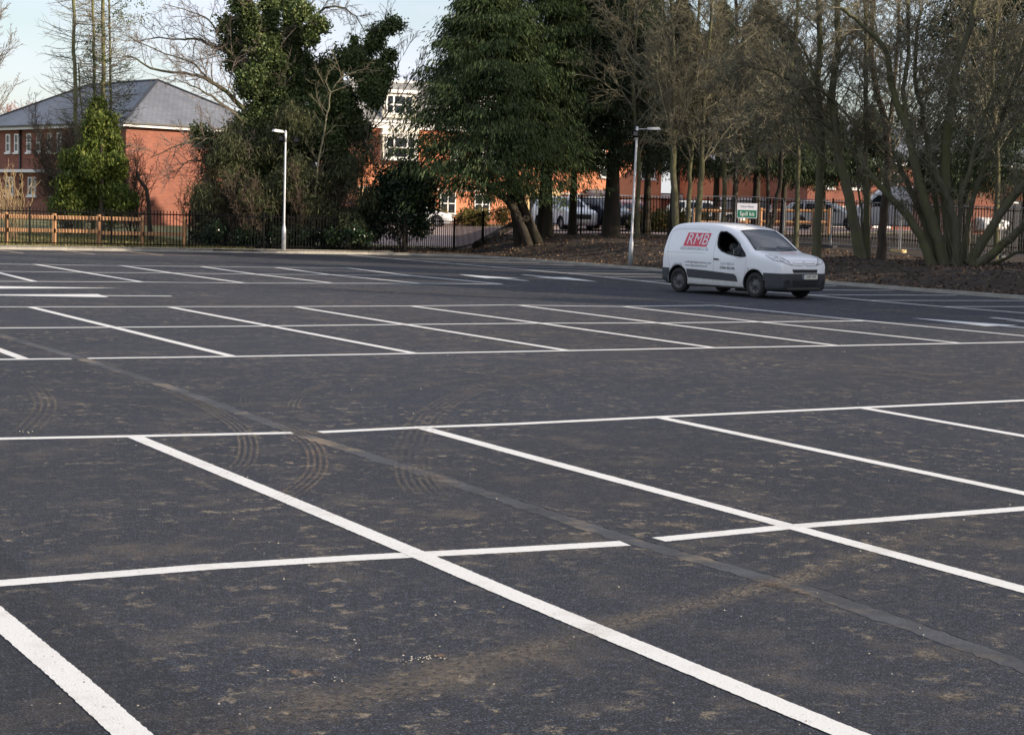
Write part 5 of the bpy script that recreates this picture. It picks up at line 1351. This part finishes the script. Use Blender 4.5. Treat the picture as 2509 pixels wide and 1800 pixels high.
# ivy-clad tree
t = 72
IV = [(rooted([(700, 575), (692, 480), (688, 380), (680, 280), (672, 180), (665, 90), (655, 0), (650, -130)], t), .36, .14, 10),
      (pixstem([(684, 300), (705, 230), (725, 140), (722, 60), (712, 0), (715, -110)], t, [0, .3, .6, .8, 1, 1]), .20, .09, 10),
      (pixstem([(672, 180), (640, 130), (625, 60), (600, 10), (570, -60)], t, [0, -.3, -.5, -.6, -.6]), .13, .05, 12),
      (pixstem([(690, 350), (640, 300), (590, 262), (555, 225), (504, 193), (472, 183), (372, 167), (330, 142), (300, 140)], t, [0, -.4, -.8, -1, -1.2, -1.3, -1.5, -1.6, -1.6]), .13, .015, 18),
      (pixstem([(560, 228), (520, 200), (491, 174), (472, 154), (404, 132), (330, 98), (300, 85)], t, [-1, -1, -1.1, -1.2, -1.4, -1.6, -1.8]), .055, .012, 16),
      (pixstem([(680, 250), (630, 190), (571, 138), (530, 116), (481, 97), (439, 97), (378, 93), (340, 105)], t, [0, .2, .5, .6, .8, 1, 1.2, 1.2]), .10, .012, 20),
      (pixstem([(640, 200), (575, 142), (555, 119), (513, 51), (468, 29), (400, 10)], t, [0, -.3, -.4, -.5, -.6, -.7]), .07, .012, 18),
      (pixstem([(660, 360), (600, 300), (536, 248), (510, 232), (468, 209), (427, 193)], t, [0, -1, -1.5, -1.5, -1.6, -1.6]), .08, .014, 12),
      (pixstem([(720, 120), (770, 40), (820, 15), (870, 40), (900, 90)], t, [.8, 1, 1.2, 1.2, 1.2]), .07, .012, 20),
      (pixstem([(700, 260), (770, 200), (840, 150), (900, 120), (960, 60)], t, [0, .5, .8, 1, 1]), .09, .012, 16),
      (pixstem([(690, 430), (620, 380), (540, 345), (480, 340), (420, 365), (370, 385)], t, [0, -1, -1.5, -2, -2.2, -2.2]), .08, .012, 18),
      (pixstem([(690, 460), (610, 430), (520, 400), (460, 395), (425, 440)], t, [0, -1, -1.5, -2, -2]), .06, .012, 16),
      (pixstem([(700, 420), (770, 420), (830, 360), (880, 330), (950, 300)], t, [0, .5, 1, 1.2, 1.2]), .07, .012, 16),
      (pixstem([(650, 0), (600, -40), (560, -60)], t), .06, .02, 14), (pixstem([(715, -20), (790, -50), (850, -40)], t), .06, .02, 14)]
PI_ = dict(n=[14, 6, 6], len=[.36, .55, .5], ang=[.9, .8, .8], up=[.18, .05, 0], wander=[.12, .16, .2], lift=[.03, .02, .01], rmin=.0065, lo=[.12, .1, .1], thick=.010, maxlen=2.6)
iv = stem_tree('ivy_clad_tree', 'large bare tree thick with green ivy behind the left lamp column', 'tree', IV, M['bark_olive'], M['twig_grey'], PI_)
cs = pxo(700, t, [(672, 60, 22, .8), (668, 110, 26), (672, 160, 32), (690, 150, 25), (716, 110, 16, .8), (712, 160, 20), (690, 215, 45), (760, 28, 26), (745, 60, 24, .8), (775, 55, 26), (735, 85, 18), (580, 60, 34, .35), (610, 95, 30, .5), (560, 100, 20, .3), (600, 150, 40, .5), (630, 200, 40), (650, 255, 55),
      (700, 270, 60), (745, 190, 40), (780, 160, 38), (800, 200, 45), (850, 150, 30, .9), (860, 100, 8, 1.5), (870, 175, 42), (925, 130, 16), (915, 165, 26), (900, 215, 36), (840, 235, 45), (780, 250, 50), (735, 300, 55), (670, 310, 60), (620, 290, 40), (590, 330, 45, .8), (560, 350, 40, .7), (530, 325, 26, .6), (880, 270, 40),
      (905, 310, 26), (850, 330, 48), (800, 330, 50), (760, 390, 55, .8), (700, 380, 55, .9), (640, 380, 50, .9), (590, 410, 40, .6), (830, 400, 40, .7), (700, 450, 55, .7), (640, 460, 50, .6), (780, 460, 45, .6), (835, 445, 20, .5), (700, 520, 50, .7), (640, 530, 45, .7), (760, 530, 38, .6), (560, 540, 40, .4), (580, 480, 40, .4)])
cs = [((c_[0][0]+RNG.normal(0, .4), c_[0][1]+RNG.normal(0, .6), c_[0][2]), c_[1], c_[2]) for c_ in cs]
cs = [(c_[0], c_[1]*1.12, c_[2]) for c_ in cs]
lc = []
for st_ in IV[:3]+IV[9:10]:                  # ivy clinging along the trunk and main limbs
    q = smooth_path([np.asarray(a_)-np.array(iv.location) for a_ in st_[0]], 4)
    for j_ in range(len(q)-1):
        for _ in range(3): lc.append((tuple(q[j_]+(q[j_+1]-q[j_])*RNG.rand()+RNG.normal(0, .16, 3)), RNG.uniform(.22, .42), .9))
P, d, w = blobs(split(cs, 13, .6)+lc, 2900, (.11, .048), .9, .66); quads_from(P, d, w, M['ivy'], 'ivy', iv)
oc = pxo(700, t, [(x_, y_, RNG.uniform(26, 50), .6, RNG.uniform(-3.5, .5)) for x_, y_ in zip(RNG.uniform(505, 915, 110), RNG.uniform(255, 560, 110)) if y_ > 255+abs(x_-700)*.35])
P, d, w = blobs(oc, 2300, (.20, .018), .9); d = d+np.array([0, 0, -.10]); quads_from(P, d, w, M['olive_spray'], 'drooping_sprays', iv)
# tangle of brown shrubs at its foot
for i, (px, tt, L, lab) in enumerate(((475, 71, 2.2, 'low brown bare shrub behind the railing below the brick gable'), (548, 70, 3.4, 'brown bare shrub left of the ivy-clad trunk'), (610, 69.5, 3.2, 'tangled bare shrub just left of the left lamp column'),
                      (745, 70, 3.2, 'tangled bare shrub right of the left lamp column'), (820, 71, 3.4, 'bare shrub between the ivy tree and the orange brick wall'))):
    shrub(lab, px, tt, 8, .6, L, (M['bark_brown'], M['twig_brown']), dict(PS, n=[14, 6, 5]), group='bare shrubs below the ivy-clad tree')
stem_tree('bare_tree', 'slender pale-barked bare tree in front of the ivy', 'tree', [(rooted([(768, 590), (772, 500), (778, 406), (799, 304), (811, 227), (843, 187), (904, 166)], 69.5), .055, .012, 16), (pixstem([(811, 227), (800, 190), (830, 150)], 69.5), .02, .01, 5)], M['bark_pale'], M['bark_pale'], dict(PB, n=[12, 5, 4], rmin=.007, len=[.22, .5, .5]))
stem_tree('bare_tree', 'leaning forked sapling in front of the orange brick wall', 'tree', [(rooted([(860, 592), (880, 545), (900, 499), (920, 438), (949, 393), (990, 345)], 70), .065, .012, 12), (pixstem([(920, 438), (918, 400), (900, 350), (905, 300)], 70), .03, .01, 10)], M['bark_olive'], M['twig_grey'], dict(PB, n=[12, 5, 5], len=[.3, .5, .5], rmin=.006))
stem_tree('bare_tree', 'fine twiggy tree rising against the sky above the white dormer', 'tree', [(rooted([(880, 560), (890, 400), (900, 280), (930, 170), (950, 60)], 74), .05, .01, 16), (pixstem([(895, 330), (940, 240), (980, 150), (1010, 100)], 74), .03, .008, 14), (pixstem([(895, 330), (950, 280), (1010, 190), (1035, 150)], 74), .03, .008, 14)], M['bark_brown'], M['twig_grey'], dict(PB, n=[12, 6, 4], len=[.28, .5, .5], ang=[.45, .5, .5], rmin=.006))
for lab, px, tt, pts, st_ in (('glossy dark holly bush left of the big conifer', 985, 70, [(930, 480, 38), (960, 440, 46), (1000, 420, 40), (1030, 450, 45), (985, 480, 55), (1040, 500, 40), (940, 520, 42), (1010, 540, 40), (1030, 560, 28), (900, 530, 22), (965, 565, 22, .6)], 6),
                    ('dark trailing evergreen bush behind the railing beside the leaning sapling', 880, 72, [(880, 520, 26), (850, 540, 28), (900, 545, 26), (930, 555, 24), (870, 575, 22), (820, 560, 24)], 5)):
    bush_obj('holly_bush', lab, 'bush', px, tt, pxo(px, tt, pts), 3000, (.11, .05), M['holly'], M['bark_dark'], st_, 1.6)
ug = pxo(660, 71, [(x_, 585-abs(RNG.normal(0, 16)), RNG.uniform(12, 24), 1, RNG.uniform(-3, 4)) for x_ in RNG.uniform(480, 930, 90)])
x, y = W2((660-1254.5)/F*71, 71); uz = float(T(x, y)); P, d, w = blobs(ug, 2600, (.10, .045)); P = P+np.array([x, y, uz]); P[:, 2] = np.maximum(P[:, 2], T(P[:, 0], P[:, 1]))
o = quads_from(P, d, w, M['holly'], 'undergrowth', None); o['kind'] = 'stuff'
# low shrubs beyond the road
for px, tt, lab in ((1180, 110, 'low russet and green shrubs under the orange brick wall'), (1110, 109, 'low green shrubs beyond the pinkish road'), (880, 108, 'sunlit yellow-green shrub below the stone plinth'), (1585, 88, 'low leafy shrub beside the white window'), (1650, 86, 'yellowish shrub behind the railing right of the lamp')):
    bush_obj('low_shrub', lab, 'shrub', px, tt, [((RNG.uniform(-1.6, 1.6), RNG.uniform(-.5, .5), RNG.uniform(.3, .8)), RNG.uniform(.4, .7), 1) for _ in range(7)], 900, (.14, .06), M['hedge'], M['bark_brown'], 4, .9, group='low shrubs beyond the fence')

# conifers on the bank
GC = 'dark conifers along the top of the bank'
ex1 = [([a for a in rooted([(1300, 578), (1255, 505), (1205, 462), (1150, 420)], 70)], .20, .12), ([a for a in rooted([(1322, 582), (1285, 520), (1260, 450), (1240, 380)], 70.5)], .24, .16)]
def cf(label, px, t, Rr, zt, zl, nb, ns, mt_, tr, **kw): conifer('conifer_tree', label, px, t, Rr, zt, zl, nb, ns, M[mt_], M['bark_dark'], GC, tr, **kw)
FS = dict(size=(.20, .021))
cf('broad cypress with sweeping dark green boughs, left of the others, over two leaning trunks', 1262, 71, 5.1, 13.2, 2.7, 640, 230, 'conifer', .2, shift=-1.5, extra_trunks=ex1, shape=.92, droop=.55, **FS)
cf('tall dark conifer with thick straight trunk behind the leaning trunks', 1325, 72.5, 3.4, 15.5, 4.0, 400, 180, 'conifer', .40, shape=.6, **FS)
cf('conifer with slim straight trunk between two thick ones', 1392, 74, 2.9, 14.0, 4.2, 340, 140, 'conifer', .22, shape=.6, **FS)
cf('dark conifer with very thick trunk left of the second lamp column', 1487, 73, 3.0, 13.0, 4.1, 360, 140, 'conifer_dark', .46, shape=.62, **FS)
cf('dark conifer directly behind the second lamp column', 1572, 80, 3.1, 12.5, 4.2, 300, 115, 'conifer_dark', .24, **FS)
cf('dark conifer left of the three slim olive trunks', 1640, 76, 2.9, 11.5, 4.0, 280, 115, 'conifer_dark', .30, **FS)
cf('dark conifer above the Spill kit sign', 1838, 80, 3.1, 12.2, 4.2, 290, 115, 'conifer_dark', .26, **FS)
cf('dark conifer between the slim trunks and the sign', 1740, 84, 2.9, 12.4, 4.2, 260, 115, 'conifer_dark', .22, **FS)
cf('dark conifer right of the sign with a twin trunk', 1905, 82, 3.0, 10.8, 4.1, 260, 115, 'conifer_dark', .18, **FS)
cf('low dark conifer behind the straight bare trunk', 2000, 84, 2.7, 7.6, 3.9, 220, 115, 'conifer_dark', .2, **FS)
cf('low dark conifer behind the leaning slim trunks', 2110, 84, 2.3, 7.6, 4.1, 200, 115, 'conifer_dark', .2, **FS)
cf('tall black-green conifer behind the many-stemmed tree', 2350, 72, 3.5, 15.0, 3.4, 420, 120, 'conifer_dark', .32, shape=.5, **FS)
cf('tall black-green conifer at the right edge', 2500, 66, 3.5, 15.0, 3.2, 420, 120, 'conifer_dark', .32, shape=.5, **FS)
bush_obj('holly_bush', 'dark evergreen bush hanging over the white van at the right', 'bush', 2300, 74, pxo(2300, 74, [(2290, 440, 40), (2340, 430, 36), (2260, 400, 36), (2330, 470, 24), (2385, 440, 28), (2400, 400, 40)]), 3200, (.12, .05), M['holly'], M['bark_dark'], 3, 2.5)
# broken log lying on the bank
lg1 = thing('fallen_log', 'dark fallen trunk propped on the bank beside the leaning conifers', 'log', at(1185, 596)); o_ = np.array(lg1.location)
tube('trunk', M['bark_dark'], lg1, [at(1170, 606)-o_+[0, 0, .05], at(1215, 580)-o_+[0, 0, .12], at(1262, 560)-o_+[0, 0, .35], D(1290, 535, 70)-o_], [.24, .22, .18, .14], 10)

# bare deciduous trees on the bank
PD = dict(n=[22, 8, 6, 4], len=[.34, .58, .52, .5], ang=[.75, .75, .8, .8], up=[.10, .04, 0, 0], wander=[.11, .15, .2, .2], lift=[.03, .02, .0, -.01], rmin=.0062, lo=[.38, .1, .1, .1], thick=.0095, maxlen=3.6)
GD = 'bare deciduous trees on the bank'
stem_tree('bare_tree', 'leftmost of the three slim olive trunks behind the van', 'tree', [(rooted([(1657, 590), (1652, 500), (1650, 380), (1652, 230), (1648, 90), (1640, -120)], 65), .15, .06, 34)], M['bark_olive'], M['twig_olive'], PD, GD)
stem_tree('bare_tree', 'thin middle one of the three slim olive trunks behind the van', 'tree', [(rooted([(1682, 592), (1686, 500), (1692, 400), (1700, 260), (1708, 120), (1712, -60)], 65.5), .10, .04, 30)], M['bark_olive'], M['twig_olive'], PD, GD)
stem_tree('bare_tree', 'rightmost of the three slim olive trunks behind the van', 'tree', [(rooted([(1708, 592), (1712, 500), (1720, 400), (1722, 280), (1735, 120), (1755, -80)], 65), .13, .05, 34), (pixstem([(1722, 340), (1690, 250), (1650, 180), (1600, 150)], 65), .05, .015, 14)], M['bark_olive'], M['twig_olive'], PD, GD)
stem_tree('bare_tree', 'bare trunk rising behind the Spill kit sign', 'tree', [(rooted([(1800, 580), (1802, 450), (1812, 300), (1808, 150), (1800, -60)], 74), .14, .06, 30)], M['bark_brown'], M['twig_olive'], PD, GD)
stem_tree('bare_tree', 'bare twin-stemmed tree right of the Spill kit sign', 'tree', [(rooted([(1888, 580), (1900, 500), (1915, 420), (1905, 300), (1870, 160), (1850, -40)], 72), .11, .05, 26), (rooted([(1880, 580), (1882, 480), (1880, 360), (1900, 200), (1930, 40)], 72.5), .09, .04, 24)], M['bark_dark'], M['twig_olive'], PD, GD)
stem_tree('bare_tree', 'straight olive trunk standing nearest the van front', 'tree', [(rooted([(2000, 628), (2003, 540), (2008, 440), (2012, 340), (2005, 220), (2008, 80), (2000, -120)], 56.5), .155, .08, 40), (pixstem([(2008, 300), (1960, 220), (1900, 180), (1820, 160), (1760, 190)], 56.5, [0, -.5, -1, -1, -1]), .05, .012, 22), (pixstem([(2006, 220), (1970, 120), (1920, 60), (1850, 30)], 56.5), .05, .012, 20)], M['bark_olive'], M['twig_olive'], PD, GD)
stem_tree('bare_tree', 'leaning thick trunk with two slim stems at its foot', 'tree', [(rooted([(2112, 634), (2095, 560), (2080, 480), (2060, 400), (2046, 320), (2040, 220), (2052, 100), (2050, -80)], 55.5), .19, .09, 30),
        (rooted([(2128, 630), (2124, 540), (2120, 430), (2124, 320), (2120, 200), (2122, 60), (2118, -90)], 56), .11, .06, 22), (rooted([(2118, 632), (2112, 540), (2100, 440), (2098, 330)], 56), .05, .02, 8),
        (pixstem([(2050, 260), (2000, 215), (1930, 230), (1850, 270), (1780, 330)], 55.5, [0, -.5, -1, -1.5, -1.5]), .055, .012, 24), (pixstem([(2044, 320), (1990, 290), (1930, 300), (1870, 340), (1820, 400)], 55.5, [0, -.6, -1, -1.5, -1.8]), .045, .011, 20)], M['bark_olive'], M['twig_olive'], PD, GD)
stem_tree('bare_tree', 'upright brown trunk left of the many-stemmed tree', 'tree', [(rooted([(2160, 628), (2164, 540), (2174, 440), (2176, 330), (2150, 230), (2135, 120), (2140, -60)], 57), .16, .08, 22), (pixstem([(2176, 330), (2190, 230), (2200, 100), (2205, -40)], 57), .08, .04, 16)], M['bark_brown'], M['twig_olive'], PD, GD)
tm = 53.5
bb = [(rooted([(2285, 655), (2262, 590), (2225, 530), (2170, 470), (2115, 408)], tm), 0.164, 0.086, 6),
      (rooted([(2300, 655), (2280, 590), (2245, 500), (2215, 430), (2185, 370)], tm, [.6]*5), 0.133, 0.062, 15),
      (rooted([(2318, 658), (2290, 560), (2262, 480), (2240, 400), (2225, 320), (2190, 230), (2165, 120), (2110, 60), (2060, 20)], tm, [0]*9), 0.187, 0.047, 24),
      (pixstem([(2225, 320), (2215, 220), (2225, 100), (2220, -60)], tm), 0.086, 0.047, 21),
      (rooted([(2328, 660), (2325, 560), (2316, 460), (2318, 360), (2330, 250), (2345, 160), (2378, 60), (2400, -60)], tm, [.4]*8), 0.195, 0.078, 27),
      (rooted([(2340, 660), (2345, 580), (2330, 510), (2305, 450), (2278, 400)], tm, [-.4]*5), 0.133, 0.078, 6),
      (rooted([(2352, 660), (2352, 560), (2356, 480), (2380, 400), (2405, 300), (2450, 200), (2509, 115), (2560, 60)], tm, [-.2]*8), 0.094, 0.027, 21),
      (rooted([(2358, 660), (2370, 560), (2400, 430), (2450, 310), (2490, 180), (2515, 80)], tm, [.5]*6), 0.094, 0.039, 21),
      (rooted([(2368, 662), (2410, 590), (2460, 510), (2520, 440), (2600, 380)], tm, [-.3, -.3, -.4, -.5, -.6]), 0.172, 0.101, 12),
      (rooted([(2376, 664), (2430, 625), (2490, 570), (2560, 520)], tm, [-.5, -.6, -.7, -.8]), 0.156, 0.101, 6),
      (rooted([(2384, 664), (2450, 640), (2520, 610)], tm, [.3]*3), 0.062, 0.039, 4),
      (rooted([(2306, 655), (2300, 560), (2285, 440), (2262, 300), (2240, 160), (2260, 20)], tm, [1]*6), 0.109, 0.047, 21)]
big = stem_tree('many_stemmed_tree', 'large many-stemmed mossy tree fanning out from one base at the right', 'tree', bb, M['bark_olive'], M['twig_olive'], PD, None, base=at(2335, 655))
# small shoots at the foot of the many-stemmed tree
B = Branches()
for _ in range(26):
    q, _d = bend(np.array([rp_.gauss(.4, .3), rp_.gauss(0, .25), .1]), np.array([rp_.gauss(.15, .3), rp_.gauss(0, .3), 1.]), rp_.uniform(.8, 2.2), 5, .06, .02); B.add(q, np.linspace(.014, .006, 5), 4)
B.build('shoots', M['bark_olive'], big)
# more bare crowns filling the sky between them
for px, tt, zt_, lab in ((1560, 70, 13, 'bare crown rising right of the thick conifer'), (1770, 69, 12, 'bare crown between the slim trunks and the sign'), (1950, 66, 13, 'bare crown behind the straight olive trunk'), (2440, 60, 13, 'bare tree behind the right edge conifer')):
    st_ = rooted([(px, 585), (px+6, 400), (px-8, 200), (px+4, 0), (px, -160)], tt)
    stem_tree('bare_tree', lab, 'tree', [(st_, .10, .04, 34)], M['bark_olive'], M['twig_olive'], dict(PD, lo=[.25, .1, .1, .1], maxlen=3.0), GD)

# trees of the same row that stand beside the viewpoint, out to the right of the picture
for i, (u, v, H, lab) in enumerate(((37.5, 27, 14, 'bare tree beside the side kerb beyond the right edge, nearest the many-stemmed tree'), (39, 18, 15, 'bare tree beside the side kerb well to the right'), (38, 8, 15, 'bare tree beside the side kerb far to the right'))):
    q = [np.array([u, v, float(T(u, v))-.1]), np.array([u+.2, v+.1, 5]), np.array([u-.2, v, 10]), np.array([u, v, H])]
    stem_tree('bare_tree', lab, 'tree', [(q, .2, .06, 30)], M['bark_olive'], M['twig_olive'], dict(PD, n=[30, 7, 6], len=[.32, .5, .5]), 'bare trees right of the picture')
ROW = ((44, 33, 14, 'nearest the picture edge'), (50, 27, 14, 'set back from the kerb'), (42, 24.5, 13, 'second along the kerb'), (41, 18, 13, 'third along the kerb'), (41, 11.5, 13, 'fourth along the kerb'), (41, 5, 13, 'farthest along the kerb'))
for u, v, H, lab in ROW:
    H -= 2.0; z0 = float(T(u, v)); dd_ = u*math.sin(YAW)+v*math.cos(YAW); ll_ = u*math.cos(YAW)-v*math.sin(YAW)
    conifer('conifer_tree', 'dark conifer out of view to the right, '+lab, 1254.5+ll_/dd_*F, dd_, 3.4, H, 1.4, 240, 60, M['conifer_dark'], M['bark_dark'], 'dark conifers right of the picture', .3, shape=.45, size=(.5, .14))

# ---------------------------------------------------------------- litter, grass, stones
def scatter(name, n, ufn, size, mt, kind='stuff', up=.0, label=None):
    u, v = ufn(n); z = T(u, v)+up; P = np.stack([u, v, z], -1)
    d = unit(rnd(n)*np.array([1, 1, .35]))*size*(.5+RNG.rand(n, 1)); w = unit(np.cross(d, rnd(n)*np.array([.5, .5, 1])))*size*.38
    r_ = quads_from(P-d*.5, d, w, mt, name, None); r_['kind'] = kind; return r_
scatter('leaf_litter', 13000, lambda n: (KU+.15+RNG.rand(n)**1.2*9, RNG.uniform(24, 66, n)), .085, M['litter'], up=.015)
scatter('leaf_litter', 9000, lambda n: (RNG.uniform(18, 40, n), KV+.2+RNG.rand(n)*8), .08, M['litter'], up=.02)
def grass_at(n): return (RNG.uniform(8, 24, n), KV+.3+RNG.rand(n)**1.3*14)
u, v = grass_at(26000); P = np.stack([u, v, T(u, v)], -1); n = len(P)
d = unit(rnd(n)*np.array([.35, .35, .1])+np.array([0, 0, 1]))*RNG.uniform(.05, .16, (n, 1)); w = unit(np.cross(d, rnd(n)))*.012
gr = quads_from(P, d, w, M['grass_blade'], 'grass', None); gr['kind'] = 'stuff'
# loose chippings dropped on the new surface
rs = np.random.RandomState(4); Vs, Qs = [], []
def pebble(x, y, s):
    b = len(Vs); 
    for dx, dy, dz in ((-1, -1, 0), (1, -.8, 0), (1, 1, 0), (-.8, 1, 0), (-.5, -.5, .8), (.5, -.4, .9), (.4, .5, .7), (-.5, .5, .8)):
        Vs.append((x+dx*s*rs.uniform(.6, 1.1), y+dy*s*rs.uniform(.6, 1.1), .004+dz*s*.8))
    Qs.extend([[b+i for i in f] for f in BOXF])
for _ in range(170):
    px, py = rs.uniform(-50, 2560), 640+1160*rs.rand()**1.1; p = G(px, py); dd = np.linalg.norm(p[:2]); pebble(p[0], p[1], rs.uniform(.002, .005)*(1+.035*dd))
for (x, y, n_, s_) in ((1035, 1612, 26, .0045), (1000, 1622, 14, .003), (825, 1668, 9, .004), (815, 1660, 5, .003), (2060, 862, 4, .009), (70, 1060, 6, .006)):
    c_ = G(x, y)
    for _ in range(n_): pebble(c_[0]+rs.normal(0, s_*9), c_[1]+rs.normal(0, s_*7), s_*rs.uniform(.5, 1.3))
M['chip'] = m_noise('pale_chippings', [(.3, (.20, .18, .14)), (.7, (.42, .40, .36))], 4, .9)
pb = link('loose_chippings', npmesh('loose_chippings', Vs, Qs), M['chip']); pb['kind'] = 'stuff'
for (x, y, s_) in ((2388, 1505, .018), (2392, 1500, .012)):
    pass
